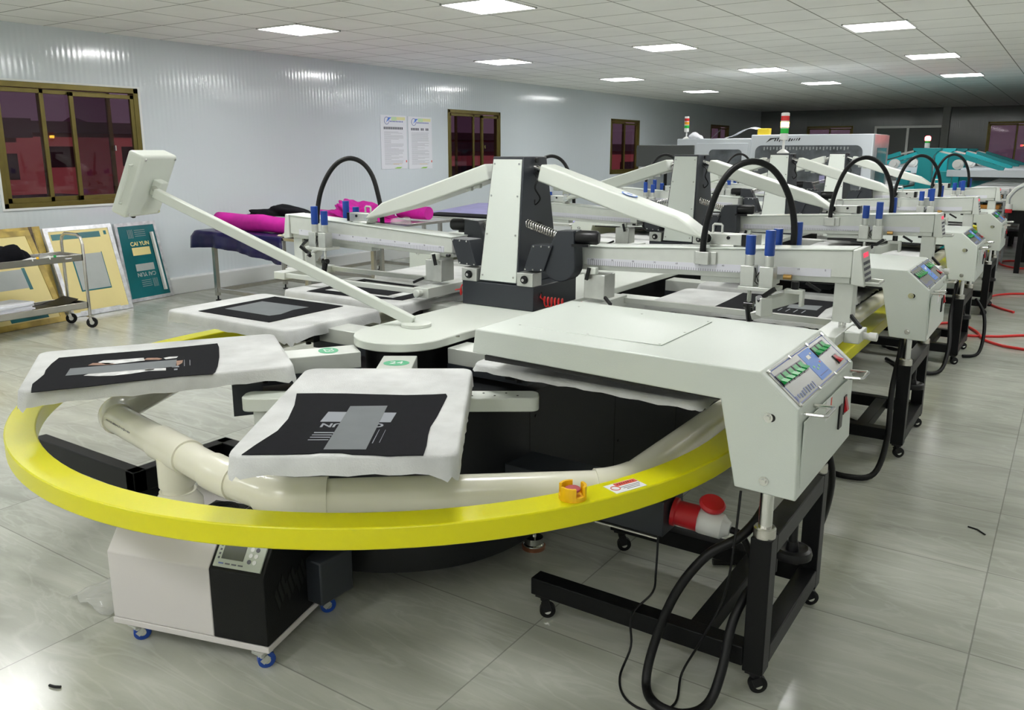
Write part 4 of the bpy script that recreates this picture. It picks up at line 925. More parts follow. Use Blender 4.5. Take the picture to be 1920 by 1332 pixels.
pipe(near(E3, E4, .11), near(E4, E3, .05)); MB().cyl(near(E3, E4, .055), near(E3, E4, .13), R_ + .006, n=28).build('coupling', PVC, duct)
elbow(near(E4, E3, .06), E4, near(E4, E5, .08)); pipe(near(E4, E5, .075), E6)
td_ = (E2 - T_).normalized()
t1 = near(E1, T_, .2) + Vector((.016, -.047, -.004))
strokes(20, .20, .007, INK, 'pipe_print', duct, (T_ - E1), (0, 0.3, 1), near(E1, T_, .18) + Vector((.0, -.0480, .0145)), 9)

# ------------------------------------------------------------------ cables
def cable(name, pts, r, m_, label, cat, group=None, sm=6):
    o = MB().tube(pts, r, 10, smooth=sm).build(name, m_); tag(o, label, cat, group); return o
cable('power_cable', [(-.625, 2.24, .60), (-.62, 2.20, .52), (-.655, 2.12, .455), (-.73, 2.06, .40), (-.80, 2.02, .28), (-.845, 1.99, .12), (-.845, 1.945, .022), (-.79, 1.885, .016), (-.71, 1.885, .016), (-.668, 1.96, .018), (-.655, 2.02, .09), (-.655, 2.075, .19), (-.645, 2.12, .25), (-.625, 2.17, .29), (-.59, 2.20, .31)], .0135, RUBBER, 'thick black power cable hanging in a loop from the nearest dryer', 'cable')
plug = MB().lathe((-.872, 2.372, .350), [(.040, 0), (.042, .01), (.040, .075), (.030, .085), (.022, .10)], 24, (1, .12, -.12)).build('power_plug', WPLAST); tag(plug, 'white industrial plug pushed into the red socket', 'plug')
cable('power_cable', [(-.772, 2.385, .336), (-.74, 2.39, .325), (-.70, 2.36, .29), (-.66, 2.30, .255), (-.62, 2.24, .24), (-.60, 2.16, .24)], .011, RUBBER, 'short black cable bending down from the white industrial plug', 'cable')
cable('thin_cable', [(-.965, 2.27, .31), (-.955, 2.24, .20), (-.955, 2.22, .14), (-.945, 2.05, .15), (-.935, 2.03, .06), (-.93, 1.95, .005), (-.87, 1.87, .005), (-.79, 1.86, .005), (-.75, 1.93, .005), (-.78, 2.05, .02), (-.72, 2.04, .16), (-.67, 2.05, .30), (-.655, 2.06, .45), (-.655, 2.09, .60)], .0035, RUBBER, 'thin black cord looping on the floor before the nearest stand', 'cable')
for k, dy in ((1, 2.22), (2, 4.44)):
    cable('power_cable', [(-.63, 2.24 + dy, .60), (-.63, 2.18 + dy, .50), (-.625, 2.02 + dy, .36), (-.60, 1.86 + dy, .17), (-.62, 1.72 + dy, .035), (-.72, 1.66 + dy, .018), (-.85, 1.72 + dy, .016), (-1.0, 1.95 + dy, .016)], .0135, RUBBER, ['thick black cable drooping to the floor from the second dryer', 'thick black cable drooping to the floor from the third dryer'][k - 1], 'cable')
    lp = [(-.95 + .16 * math.cos(t), 2.42 + dy + .13 * math.sin(t), .012 + .012 * (i % 2)) for i, t in enumerate([j * .7 for j in range(18)])]
    cable('coiled_cable', lp, .008, RUBBER, ['coil of black cable on the floor under the second dryer', 'coil of black cable on the floor under the third dryer'][k - 1], 'cable')
cable('power_cable', [(-.53, 2.66 + 4.44, .40), (-.46, 2.58 + 4.44, .30), (-.44, 2.5 + 4.44, .15), (-.46, 2.42 + 4.44, .03), (-.55, 2.36 + 4.44, .014)], .012, RUBBER, 'black cable arching out to the aisle from the third stand', 'cable')
cable('power_cable', [(-.60, 2.72, .60), (-.57, 2.80, .42), (-.62, 2.92, .18), (-.70, 2.98, .03), (-.80, 2.86, .014), (-.95, 2.75, .014)], .012, RUBBER, 'black cable curving behind the nearest dryer body', 'cable')
cable('air_hose', [(-1.0, 7.7, .012), (-.85, 8.05, .012), (-.70, 8.1, .012), (-.56, 7.85, .012), (-.48, 7.55, .012), (-.38, 7.40, .012), (-.23, 7.32, .012), (.1, 7.3, .012), (.5, 7.5, .012)], .011, REDH, 'red air hose looping over the aisle floor nearest the camera', 'hose')
cable('air_hose', [(-1.0, 7.62, .010), (-.7, 7.6, .010), (-.4, 7.72, .010), (-.2, 7.9, .010), (.3, 8.2, .010)], .011, REDH, 'red air hose lying straight beside the nearest red loop', 'hose')
cable('air_hose', [(-.35, 9.0, .012), (-.55, 9.3, .012), (-.62, 9.75, .012), (-.5, 10.1, .012), (-.2, 10.3, .012), (.2, 10.3, .012)], .011, REDH, 'red air hose curling on the aisle beside the fourth dryer', 'hose')
cable('air_hose', [(.1, 12.6, .012), (-.5, 12.5, .012), (-.74, 12.9, .012), (-.6, 13.3, .012), (.1, 13.1, .012)], .011, REDH, 'farthest red air hose forming a narrow loop on the floor', 'hose')

# ------------------------------------------------------------------ floor litter
o = MB().tube([(-2.27, 1.008, .004), (-2.25, 1.012, .005), (-2.235, 1.022, .004)], .004, 6).build('cable_scrap', RUBBER); tag(o, 'small black scrap on the bare floor at lower left', 'scrap')
o = MB().tube([(-.20, 3.635, .003), (-.165, 3.625, .003), (-.135, 3.59, .003)], .003, 6).build('cable_tie', RUBBER); tag(o, 'thin black strip lying alone on the aisle floor at right', 'scrap')
bw = MB(); nb_ = 9
for i in range(nb_):
    for j in range(6): bw.v.append(Vector((-2.70 + .028 * i + .008 * math.sin(j * 2 + i), 1.30 + .03 * j + .01 * math.sin(i * 1.7), .004 + .014 * abs(math.sin(i * 1.3 + j * 1.9)) * (1 if 0 < i < nb_ - 1 else .1))))
bw.f = [(i * 6 + j, i * 6 + j + 1, (i + 1) * 6 + j + 1, (i + 1) * 6 + j) for i in range(nb_ - 1) for j in range(5)]
o = bw.build('bubble_wrap', WATER, recalc=False); o.modifiers.new('s', 'SOLIDIFY').thickness = .003; tag(o, 'crumpled clear bubble wrap on the floor beside the white cabinet', 'packing')

# ------------------------------------------------------------------ steel cart at the left
def crumple(name, c, rx, ry, rz, m_, seed, sub=4, amp=.35, freq=2.2):
    bm = bmesh.new(); bmesh.ops.create_icosphere(bm, subdivisions=sub, radius=1); rnd = random.Random(seed); ph = [rnd.uniform(0, 6) for _ in range(9)]
    b = MB()
    for v in bm.verts:
        p = v.co; n_ = 0
        for k in range(3):
            f_ = freq * (1.9 ** k); n_ += (math.sin(p.x * f_ + ph[k * 3]) * math.sin(p.y * f_ * 1.1 + ph[k * 3 + 1]) + math.sin(p.z * f_ * 1.3 + ph[k * 3 + 2] + p.x * f_)) / (1.7 ** k)
        s_ = 1 + amp * n_ * .35; z = p.z * rz * s_
        b.v.append(Vector((c[0] + p.x * rx * s_, c[1] + p.y * ry * s_, c[2] + max(z, -.02 * rz) + .02 * rz)))
    b.f = [tuple(v.index for v in f.verts) for f in bm.faces]; bm.free()
    return b.build(name, m_, angle=180)
cart = empty('service_cart', (-7.10, 3.35, 0)); tag(cart, 'two shelf stainless steel cart at the left edge', 'cart')
cx0, cx1, cy0, cy1 = -7.28, -6.93, 2.70, 3.80
for z, nm in ((.585, 'top_tray'), (.175, 'bottom_tray')):
    b = MB().box(cx0, cx1, cy0, cy1, z, z + .006)
    for q in ((cx0, cx1, cy0, cy0 + .01), (cx0, cx1, cy1 - .01, cy1), (cx0, cx0 + .01, cy0, cy1), (cx1 - .01, cx1, cy0, cy1)): b.box(q[0], q[1], q[2], q[3], z, z + .055)
    b.build(nm, STEEL, cart, bevel=.002)
for y in (cy0 - .014, cy1 + .014):
    MB().tube([(cx1 - .01, y, .075), (cx1 - .01, y, .72), (cx1 - .03, y, .775), (cx1 - .08, y, .80), (cx0 + .08, y, .80), (cx0 + .03, y, .775), (cx0 + .01, y, .72), (cx0 + .01, y, .075)], .013, 12).build('end_frame', STEEL, cart)
    for x in (cx0 + .01, cx1 - .01): caster('cart_caster', cart, x, y, .045, RUBBER, .105, STEEL, ang=.9)
o = crumple('cloth_bundle', (-7.10, 3.30, .594), .13, .17, .17, CLOTHB, 3); tag(o, 'black cloth bundle heaped on the upper shelf of the steel cart', 'cloth')
for k, (x, y, lb) in enumerate(((-6.97, 3.33, 'small white bottle lying beside the black bundle on the cart'), (-6.97, 3.47, 'white tube with green cap nearest the clear bag on the cart'))):
    o = MB().lathe((x, y, .615), [(.012, 0), (.022, .006), (.022, .07), (.010, .085), (.010, .10)], 16, (.3, .9, .25)).build('bottle', WPLAST); tag(o, lb, 'bottle')
    MB().cyl(Vector((x, y, .615)) + Vector((.3, .9, .25)).normalized() * .10, Vector((x, y, .615)) + Vector((.3, .9, .25)).normalized() * .12, .011, n=14).build('cap', GREEN if k else YPLAST, o)
o = crumple('plastic_bag', (-7.03, 3.56, .594), .07, .06, .07, WATER, 8, 3, .5, 3); tag(o, 'crumpled clear plastic bag on the upper cart shelf', 'bag')
b = MB()
for k in range(4): b.obox((-7.08 + .01 * k, 3.70, .594 + .007 * k), (.11, .01 * k, 0), (-.01 * k, .07, 0), (0, 0, .003))
o = b.build('paper_sheets', PAPER); tag(o, 'loose white paper sheets at the handle end of the upper cart shelf', 'paper')
b = MB()
for k in range(9): b.obox((-7.09 + .012 * math.sin(k * 2), 3.20 + .01 * math.cos(k * 3), .186 + .012 * k), (.12, .004 * k, 0), (-.004 * k, .16, 0), (0, 0, .0055))
o = b.build('sheet_stack', PAPER); tag(o, 'thick pile of white sheets on the lower cart shelf', 'paper')
o = MB().prism([(-7.25, 3.42, .183), (-6.96, 3.42, .183), (-6.96, 3.77, .183), (-7.25, 3.77, .183)], (0, 0, .02)).prism([(-7.25, 3.60, .2), (-7.0, 3.62, .2), (-7.02, 3.77, .245), (-7.25, 3.77, .25)], (0, 0, .006)).build('rubber_sheet', BLACKP, smooth=False); tag(o, 'black rubber sheet curling up on the lower cart shelf', 'sheet')

# ------------------------------------------------------------------ printing screens leaning on the wall
def screen(bl, br_, tl_, tr_, label, fr_m, mesh_m, fw=.032, th=.028):
    bl, br_, tl_ = map(Vector, (bl, br_, tl_)); tr_ = tl_ + (br_ - bl) * ((Vector(tr_) - tl_).length / (br_ - bl).length); n_ = (br_ - bl).cross(tl_ - bl).normalized()
    if n_.x < 0: n_ = -n_
    def P(u, v, l=0): return (bl * (1 - u) + br_ * u) * (1 - v) + (tl_ * (1 - u) + tr_ * u) * v + n_ * l
    W, H_ = (br_ - bl).length, (tl_ - bl).length; fu, fv = fw / W, fw / H_
    b = MB()
    for u0, u1, v0, v1 in ((0, fu, 0, 1), (1 - fu, 1, 0, 1), (fu, 1 - fu, 0, fv), (fu, 1 - fu, 1 - fv, 1)): b.prism([P(u0, v0, -th), P(u1, v0, -th), P(u1, v1, -th), P(u0, v1, -th)], n_ * th)
    f = b.build('printing_screen', fr_m); tag(f, label, 'screen frame', 'printing screens leaning on the wall')
    MB().prism([P(fu * .6, fv * .6, -.010), P(1 - fu * .6, fv * .6, -.010), P(1 - fu * .6, 1 - fv * .6, -.010), P(fu * .6, 1 - fv * .6, -.010)], n_ * .004).build('mesh', mesh_m, f, smooth=False)
    def patch(nm, u0, u1, v0, v1, m_, l=.0, sk=0): return MB().prism([P(u0, v0, -.0055 + l), P(u1, v0, -.0055 + l), P(u1 + sk, v1, -.0055 + l), P(u0 + sk, v1, -.0055 + l)], n_ * .0012).build(nm, m_, f, smooth=False)
    return f, P, patch, n_
fA, PA, patA, nA = screen((-7.47, 3.93, .004), (-7.49, 4.555, .004), (-7.80, 3.93, .80), (-7.80, 4.60, .795), 'large yellow screen with grey window, in front of the teal one', FRAMEA, YMESH, .038)
patA('teal_band', .09, .80, .86, .925, TMESH); patA('teal_band', .86, .90, .88, .925, TMESH); patA('grey_window', .30, .74, .28, .68, GMESH); patA('window_edge', .28, .30, .27, .69, TMESH); patA('window_edge', .74, .75, .27, .69, TMESH); patA('window_edge', .28, .75, .265, .28, TMESH); patA('bottom_tape', .16, .80, .005, .055, FRAMEA, .004)
fB, PB, patB, nB = screen((-7.72, 4.66, .004), (-7.78, 5.20, .004), (-7.83, 4.64, .79), (-7.815, 5.12, .785), 'teal screen lettered with a yellow block, rightmost by the plinth', FRAMEA, TMESH, .034)
patB('yellow_block', .30, .72, .58, .68, YMESH, .001); patB('grey_block', .30, .72, .38, .47, GMESH, .001)
ru = (PB(1, .5) - PB(0, .5)).normalized(); rv = (PB(.5, 1) - PB(.5, 0)).normalized()
text('CAI YUN', .056, YMESH, 'lettering', fB, ru, rv, PB(.51, .725, .0005 - .004), bold=True)
text('CAI YUN', .056, GMESH, 'lettering', fB, -ru, -rv, PB(.51, .335, .0005 - .004), bold=True)
for k in range(4):
    patB('line', .28 + .035 * k, .288 + .035 * k, .80, .91, GMESH, .001); patB('line', .44, .70, .82 + .025 * k, .825 + .025 * k, GMESH, .001)
    patB('line', .62 + .03 * k, .627 + .03 * k, .16, .27, GMESH, .001); patB('line', .36, .58, .18 + .025 * k, .185 + .025 * k, GMESH, .001)
MB().prism([PB(.80, .10, .001), PB(.845, .10, .001), PB(.845, .86, .001), PB(.80, .86, .001)], nB * .03).build('squeegee_strip', FOAM, fB)
fC, PC, patC, nC = screen((-7.33, 3.12, .004), (-7.40, 3.86, .004), (-7.70, 3.05, .80), (-7.72, 3.80, .80), 'yellow screen with two grey windows behind the steel cart', FRAMEY, YMESH, .05)
patC('grey_window', .35, .72, .40, .60, GMESH); patC('window_edge', .72, .76, .38, .61, TMESH); patC('grey_window', .35, .80, .07, .16, TMESH)
fD, PD, patD, nD = screen((-7.51, 3.42, .004), (-7.55, 3.915, .004), (-7.80, 3.40, .82), (-7.81, 3.93, .82), 'narrow stained yellow frame edge between the two yellow screens', FRAMEY, YMESH, .06)
patD('ink_edge', .80, .86, 0, 1, FRAMED, .007)

# ------------------------------------------------------------------ tables behind the press
def steel_table(x0, x1, y0, y1, h, label, top_m=STEEL, tt=.03, leg=.04):
    r = empty('work_table', ((x0 + x1) / 2, (y0 + y1) / 2, 0)); tag(r, label, 'table', 'tables by the left wall')
    MB().box(x0, x1, y0, y1, h - tt, h).build('table_top', top_m, r, bevel=.003)
    lx0, lx1, ly0, ly1 = x0 + .22, x1 - .22, y0 + .03, y1 - .03
    for x in (lx0, lx1):
        for y in (ly0, ly1):
            l_ = MB().box(x - leg / 2, x + leg / 2, y - leg / 2, y + leg / 2, .05, h - tt).build('leg', STEEL, r)
            MB().lathe((x, y, 0), [(.028, 0), (.026, .008), (.008, .012), (.008, .05)], 14).build('foot', RUBBER, l_)
    for y in (ly0, ly1): MB().box(lx0 + .02, lx1 - .02, y - .015, y + .015, .085, .125).build('stretcher', STEEL, r)
    for x in (lx0, lx1): MB().box(x - .015, x + .015, ly0 + .02, ly1 - .02, .085, .125).build('stretcher', STEEL, r)
    return r
steel_table(-7.38, -5.60, 5.255, 6.20, .70, 'steel table under navy sheet and magenta roll by the wall')
tp = MB(); n1 = 34
top_e = [(-7.40, .704), (-6.20, .704)]
for i in range(n1 + 1):
    t = i / n1; x = -7.41 + 1.30 * t; drop = (.705 - (.50 + .03 * math.sin(t * 5)) + .02 * (t > .9)) * min(1, .88 + t * .12)
    wv = .016 * math.sin(t * 21) + .01 * math.sin(t * 47)
    for (yy, zz) in ((5.75, .7065), (5.5, .7065), (5.27, .7065), (5.246, .700), (5.238 - wv * .3, .705 - drop * .35), (5.230 - wv * .8, .705 - drop * .7), (5.224 - wv, .705 - drop)):
        tp.v.append(Vector((x - (.06 * (1 - t) if zz < .70 else 0) + (.02 if zz < .7 else 0) * t, yy, zz)))
tp.f = [(i * 7 + j, i * 7 + j + 1, (i + 1) * 7 + j + 1, (i + 1) * 7 + j) for i in range(n1) for j in range(6)]
o = tp.build('table_sheet', NAVY, recalc=False, angle=180); o.modifiers.new('s', 'SOLIDIFY').thickness = .003; tag(o, 'stained navy sheet hanging down the front of the steel table', 'sheet')
rl = MB(); ax = [(-7.36 + 1.62 * t / 20, 5.52 + .03 * math.sin(t * .5), .775 + .012 * math.sin(t * .8)) for t in range(21)]
rl.tube(ax, .092, 20); rl.map(lambda p: (p[0], p[1], .708 + max(0, p[2] - .69) * (.92 + .07 * math.sin(p[0] * 9))))
o = rl.build('fabric_roll', MAG, angle=180); tag(o, 'magenta fabric roll lying along the navy covered table', 'fabric roll')
o = crumple('black_cloth', (-6.55, 5.60, .868), .36, .10, .085, CLOTHB, 12, 4, .5); tag(o, 'black cloth draped on top of the magenta roll', 'cloth')
o = crumple('folded_cloth', (-6.02, 5.33, .708), .22, .06, .045, CREAMC, 5, 3, .3); tag(o, 'cream cloth folded on the table edge before the magenta roll', 'cloth')
o = MB().box(-6.10, -5.60, 5.28, 5.42, .7065, .7085).box(-5.98, -5.62, 5.262, 5.40, .709, .722).build('stained_board', FRAMED, bevel=.003); tag(o, 'ink stained board near the cream cloth on the table', 'board')
steel_table(-7.55, -6.1, 6.8, 7.9, .70, 'steel table carrying the crumpled magenta heap', STEEL)
o = crumple('fabric_heap', (-6.95, 7.15, .705), .50, .28, .17, MAG, 21, 6, .55, 5.5); tag(o, 'crumpled magenta fabric heap behind the left print head', 'fabric')
o = MB().tube([(-6.62, 7.5, .79), (-6.4, 7.48, .79), (-6.15, 7.46, .79)], .075, 16, smooth=3).build('fabric_roll', MAG); tag(o, 'short magenta roll beside the crumpled magenta heap', 'fabric roll')
o = MB().box(-6.45, -5.95, 6.77, 6.95, .702, .706).box(-6.5, -6.0, 6.765, 6.775, .45, .70).build('table_sheet', NAVY, bevel=.002); tag(o, 'navy sheet hanging from the table of the magenta heap', 'sheet')
o = crumple('clear_bags', (-6.16, 7.0, .709), .11, .10, .07, WATER, 31, 3, .5); tag(o, 'clear plastic packs on the table right of the heap', 'bag')
steel_table(-7.3, -4.6, 8.45, 9.9, .66, 'long pale table behind the first column near the second window', ALUP)
o = MB().prism([(-7.2, 8.6, .662), (-4.7, 8.6, .662), (-4.7, 9.6, .80), (-7.0, 9.6, .76)], (0, 0, .012)).build('lilac_sheet', LILAC); tag(o, 'lilac grey sheet spread over the long pale table', 'sheet')
o = MB().prism([(-7.1, 8.50, .661), (-5.9, 8.50, .661), (-5.6, 8.56, .69), (-6.9, 8.58, .69)], (0, 0, .02)).build('rubber_sheet', BLACKP); tag(o, 'dark folded sheet at the front of the long pale table', 'sheet')

# ------------------------------------------------------------------ wall notices
for k, (ya, yb, za, zb, lb) in enumerate(((8.645, 9.18, 1.245, 1.97, 'left white notice poster on the ribbed wall'), (9.215, 9.74, 1.238, 1.965, 'right white notice poster on the ribbed wall'))):
    X0 = XW + .003
    o = MB().box(X0, X0 + .004, ya, yb, za, zb).build('notice_poster', PAPER, smooth=False); tag(o, lb, 'poster', 'notices on the left wall')
    X1 = X0 + .0042; W = yb - ya
    def q(nm, u0, u1, v0, v1, m_, th=.0006): return MB().box(X1, X1 + th, ya + W * u0, ya + W * u1, zb - (zb - za) * v1, zb - (zb - za) * v0).build(nm, m_, o, smooth=False)
    q('header_tint', .42, .62, .03, .10, mat('pale_rainbow', (.55, .72, .45), .5)); q('header_tint', .62, .95, .03, .085, mat('pale_yellow', (.75, .74, .38), .5))
    MB().tube([(X1, ya + W * .24 + .048 * math.cos(2 * PI * i / 28), zb - .075 + .048 * math.sin(2 * PI * i / 28)) for i in range(28)], .0035, 6, closed=True).build('logo_ring', INKB, o)
    MB().prism([(X1, ya + W * .22, zb - .10), (X1, ya + W * .30, zb - .03), (X1, ya + W * .42, zb - .03), (X1, ya + W * .30, zb - .07)], (.0008, 0, 0)).build('logo_stroke', STICKB, o)
    hdr = MB(); ttl = MB(); bod = MB(); rnd = random.Random(4 + k)
    for j in range(9): hdr.box(X1, X1 + .0006, ya + W * (.36 + .058 * j), ya + W * (.395 + .058 * j), zb - .092, zb - .075)
    for j in range(11): 
        if k == 1 and j in (5, 8): continue
        ttl.box(X1, X1 + .0006, ya + W * (.12 + .068 * j), ya + W * (.172 + .068 * j), zb - .19, zb - .157)
    for j in range(28):
        ln = rnd.choice((.25, .55, .7, .74, .74, .72)); bod.box(X1, X1 + .0005, ya + W * .13, ya + W * (.13 + ln), zb - .225 - j * .0163, zb - .221 - j * .0163)
    hdr.build('header_characters', INKB, o, smooth=False); ttl.build('title_characters', INK, o, smooth=False); bod.build('body_text', mat('faint_ink', (.36, .36, .40), .6), o, smooth=False)
    q('highlight_line', .45, .78, .905, .91, YPLAST)
    MB().prism([(X1, ya + W * .48, za + .005), (X1, ya + W * .60, za + .022), (X1, ya + W * .80, za + .024), (X1, ya + W * .72, za + .005)], (.0008, 0, 0)).build('green_swoosh', LEAF, o)
    q('seal', .95, .99, .84, .88, STICKR)

# ------------------------------------------------------------------ white printer at the back
PYF = 12.0
prt = empty('digital_printer', (-3.6, 12.5, 0)); tag(prt, 'big white enclosed printer behind the press with smoked windows', 'printer')
bx_ = MB().box(-5.06, -3.93, PYF, 13.0, .05, 1.665).build('left_cabinet', PRN, prt, bevel=.01)
rx_ = MB().box(-3.93, -2.30, PYF - .02, 13.0, .05, 1.712).build('main_cabinet', PRN, prt, bevel=.01)
MB().box(-2.30, -2.285, PYF, 13.0, .05, 1.705).build('end_panel', PRNS, prt)
MB().box(-2.285, -2.28, PYF + .2, 12.85, .4, 1.53).build('end_window', GLASSD, prt)
MB().box(-4.75, -3.98, PYF - .008, PYF, .5, 1.60).build('door', PRN, bx_, bevel=.003)
def rwin(nm, x0, x1, z0, z1, y_, par, r=.06): return MB().prism([(x, y_, z) for x, z in rrect(x0, x1, z0, z1, r)], (0, .01, 0)).build(nm, GLASSD, par)
rwin('window_pane', -4.55, -4.06, 1.20, 1.51, PYF - .016, bx_); rwin('window_pane', -3.86, -2.42, .85, 1.565, PYF - .032, rx_, .09)
cm = MB()
for k in range(26): cm.box(-3.74 + .045 * k, -3.725 + .045 * k, PYF - .036, PYF - .032, 1.50 + .012 * (k % 2), 1.545)
cm.build('comb_teeth', PRNS, rx_)
for k in range(4): MB().box(-2.95 + .11 * k, -2.88 + .11 * k, PYF - .036, PYF - .033, 1.06 + .03 * (k % 2), 1.16 + .03 * (k % 2)).build('inside_block', [LILAC, PRNS, STICKW, BLUE][k], rx_)
MB().prism([(-3.72, PYF - .021, 1.60), (-3.66, PYF - .021, 1.665), (-3.52, PYF - .021, 1.672), (-3.64, PYF - .021, 1.645)], (0, -.002, 0)).build('logo_swoosh', PLASTB, rx_)
strokes(11, .36, .05, PLASTB, 'logo_lettering', rx_, (1, 0, 0), (.2, 0, 1), (-3.42, PYF - .022, 1.643), 5)
stack_light(prt, -4.98, 12.15, 1.665, None, .10, .035)
o = crumple('paper_bag', (-4.80, 12.10, 1.668), .11, .08, .08, PAPER, 41, 3, .4); tag(o, 'crumpled white paper on the printer beside its stack light', 'paper')
o = MB().bar((-4.55, 12.05, 1.67), (-4.42, 12.1, 1.80), .16, .006).build('clear_board', GLASSD); tag(o, 'small dark clear sheet leaning up on the printer top', 'sheet')
b = MB(); 
for i in range(13):
    t = i / 12; 
    for j in range(2): b.v.append(Vector((-4.35 + .46 * t, 12.05 + .22 * j, 1.672 + .13 * math.sin(t * PI * .62) ** 2 + .02 * j)))
b.f = [(2 * i, 2 * i + 1, 2 * i + 3, 2 * i + 2) for i in range(12)]
o = b.build('curled_paper', PAPER, recalc=False); o.modifiers.new('s', 'SOLIDIFY').thickness = .004; tag(o, 'curled white paper sheet on the printer next to a yellow box', 'paper')
o = MB().box(-3.86, -3.70, 12.02, 12.14, 1.713, 1.80).build('yellow_box', mat('yellow_card', (.75, .55, .02), .5), bevel=.004); tag(o, 'small yellow box on top of the printer', 'box')
mon = empty('monitor', (-3.72, 8.2, 0)); tag(mon, 'black monitor panel on a pole behind the second column', 'monitor')
MB().obox((-3.63, 8.3, 1.44), (.30, .05, 0), (-.003, .02, 0), (0, 0, .11)).build('screen', mat('dark_display', (.045, .05, .05), .25), mon, bevel=.004)
MB().cyl((-3.63, 8.33, .02), (-3.63, 8.33, 1.36), .018, n=14).lathe((-3.63, 8.33, 0), [(.16, 0), (.16, .02), (.03, .03)], 24).build('pole', BLACKP, mon)

# ------------------------------------------------------------------ teal press beyond
tpr = empty('teal_press', (-1.8, 15.0, 0)); tag(tpr, 'teal oval press in the distance with a red lamp on its column', 'printing press')
def teal_station(k, y_):
    cxx = -1.87; mt = TEAL
    pf = [(-.11, .9), (.11, .9), (.095, 1.32), (.11, 1.42), (.15, 1.475), (.20, 1.495), (.20, 1.53), (-.17, 1.53), (-.17, 1.50), (-.12, 1.475), (-.09, 1.42), (-.085, 1.32)]
    c = MB().prism([(cxx + u, y_, z) for u, z in pf], (0, .16, 0)).build('column', mt, tpr, bevel=.006)
    for s in (-1, 1):
        a_ = MB().bar((cxx + s * .17, y_ + .08, 1.485), (cxx + s * .40, y_ + .08, 1.43), .03, .025).build('arm_rod', ALU, tpr)
        MB().bar((cxx + s * .34, y_ + .08, 1.455), (cxx + s * 1.0, y_ + .08, 1.235), .075, .058).build('support_arm', mt, tpr, bevel=.005)
        h_ = MB().box(min(cxx + s * .3, cxx + s * 1.75), max(cxx + s * .3, cxx + s * 1.75), y_ + .0, y_ + .14, 1.13, 1.225).build('print_head', PRN, tpr, bevel=.004)
        MB().box(min(cxx + s * 1.42, cxx + s * 1.55), max(cxx + s * 1.42, cxx + s * 1.55), y_ - .08, y_ + .0, 1.02, 1.36).build('squeegee_unit', PLASTB, h_)
        MB().cyl((cxx + s * .42, y_ + .2, 1.30), (cxx + s * .42, y_ + .08, 1.30), .07, n=22).cyl((cxx + s * .42, y_ + .08, 1.30), (cxx + s * .42, y_ + .04, 1.30), .035, n=22).build('motor', WPLAST, tpr)
        if k == 0: MB().box(min(cxx + s * .2, cxx + s * .36), max(cxx + s * .2, cxx + s * .36), y_ + .05, y_ + .2, 1.0, 1.20).build('drive_box', mt, tpr, bevel=.004)
for k in range(4): teal_station(k, 13.5 + 1.7 * k)
MB().box(-2.35, -1.39, 13.2, 19.5, .1, .9).build('base_cabinet', TEAL, tpr, bevel=.01)
for k in range(9):
    for s in (-1, 1): MB().box(min(-1.87 + s * .55, -1.87 + s * 1.4), max(-1.87 + s * .55, -1.87 + s * 1.4), 13.3 + .7 * k, 13.85 + .7 * k, .905, .95).build('pallet', COVER, tpr, bevel=.01)
stack = MB().cyl((-1.87, 13.58, 1.532), (-1.87, 13.58, 1.60), .035, n=20).build('lamp_base', WPLAST, tpr)
MB().cyl((-1.87, 13.58, 1.602), (-1.87, 13.58, 1.632), .036, n=20).build('green_lens', mat('green_lens', (.02, .45, .05), .25), tpr)
MB().lathe((-1.87, 13.58, 1.634), [(.036, 0), (.040, .02), (.038, .05), (.02, .066)], 22).build('red_lens', mat('red_lens_lit', (.6, .02, .02), .25, emit=((1, .05, .06), 22)), tpr)

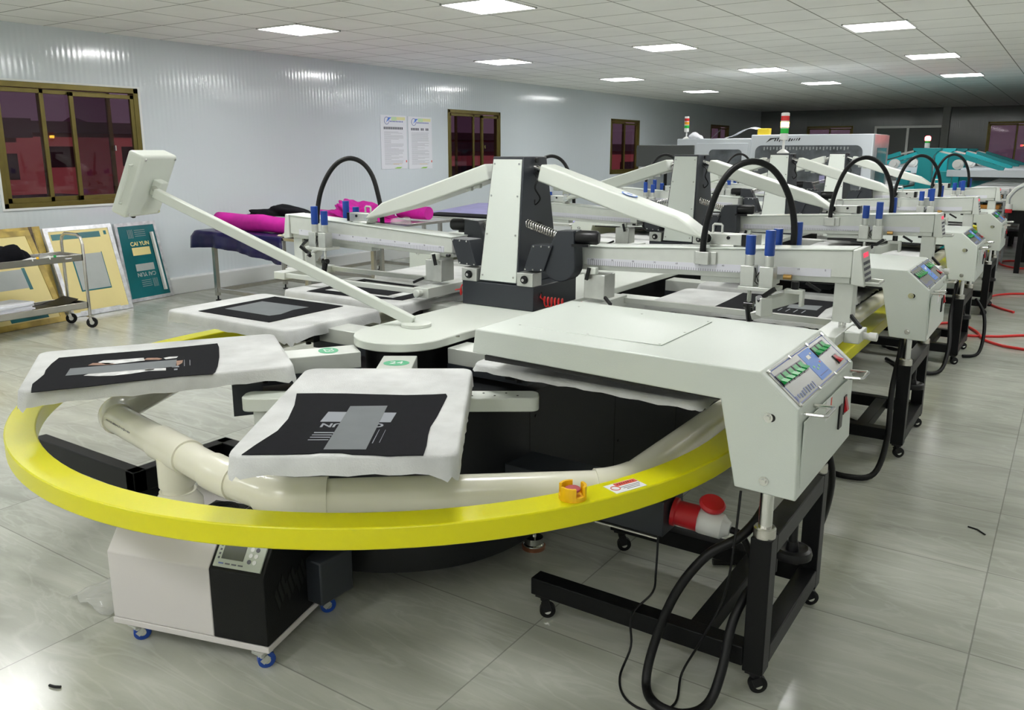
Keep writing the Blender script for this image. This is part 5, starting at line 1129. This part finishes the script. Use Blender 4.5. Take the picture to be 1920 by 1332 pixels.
# ------------------------------------------------------------------ dryer hood and boards at the right edge
hood = empty('tunnel_dryer', (.2, 12.6, 0)); tag(hood, 'pale rounded dryer hood at the far right edge', 'dryer')
MB().prism([(-.70, 11.9, .78), (-.70, 11.9, .95), (-.62, 11.9, 1.06), (-.5, 11.9, 1.10), (1.5, 11.9, 1.10), (1.5, 11.9, .78)], (0, 1.6, 0)).build('hood', CREAM, hood, bevel=.01)
MB().box(-.66, 1.4, 11.95, 13.4, .62, .78).build('conveyor_bed', BLACKP, hood)
for x in (-.5, 1.2):
    for y in (12.05, 13.3): MB().box(x - .03, x + .03, y - .03, y + .03, 0, .62).build('leg', BLACKP, hood)
cable('power_cable', [(-.44, 11.86, 1.10), (-.52, 11.84, 1.08), (-.60, 11.84, 1.02), (-.655, 11.85, .93), (-.655, 11.85, .86)], .010, PRNS, 'grey cable hanging at the corner of the far dryer hood', 'cable')
pl_ = MB().cyl((-.655, 11.85, .86), (-.655, 11.85, .80), .036, n=18).build('power_plug', WPLAST); tag(pl_, 'white and red plug dangling before the far dryer hood', 'plug')
MB().cyl((-.655, 11.85, .7995), (-.655, 11.85, .755), .038, n=18).build('red_collar', RED, pl_)
for k, (x0, x1, y, z) in enumerate(((-1.25, -.78, 12.2, .7705), (-1.15, -.80, 12.5, .8705), (-1.2, -.76, 12.2, .6645))):
    o = MB().box(x0, x1, y, y + .35, z, z + .05).build('orange_board', ORANGE, bevel=.004); tag(o, ['orange board on the middle of the rack left of the far hood', 'upper orange board on the rack left of the far hood', 'lowest orange board on the rack left of the far hood'][k], 'board')
rk = empty('drying_rack', (-1.0, 12.5, 0)); tag(rk, 'dark rack with orange boards beside the far dryer hood', 'rack')
for z in (.665, .771, .871): MB().box(-1.28, -.74, 12.15, 13.0, z - .012, z - .001 + .05 * 0).build('shelf', PRNS, rk)
for x in (-1.29, -.73):
    for y in (12.14, 13.0): MB().box(x - .012, x + .012, y - .012, y + .012, 0, 1.0).build('post', PRNS, rk)
bn = empty('low_bench', (-.5, 15.6, 0)); tag(bn, 'low black steel bench on the far aisle floor', 'bench')
MB().box(-.84, .6, 15.4, 15.9, .16, .24).build('bench_top', BLACKP, bn, bevel=.004)
for x in (-.78, .5):
    for y in (15.45, 15.85): MB().cyl((x, y, 0), (x, y, .16), .03, n=12).build('bench_foot', RUBBER, bn)
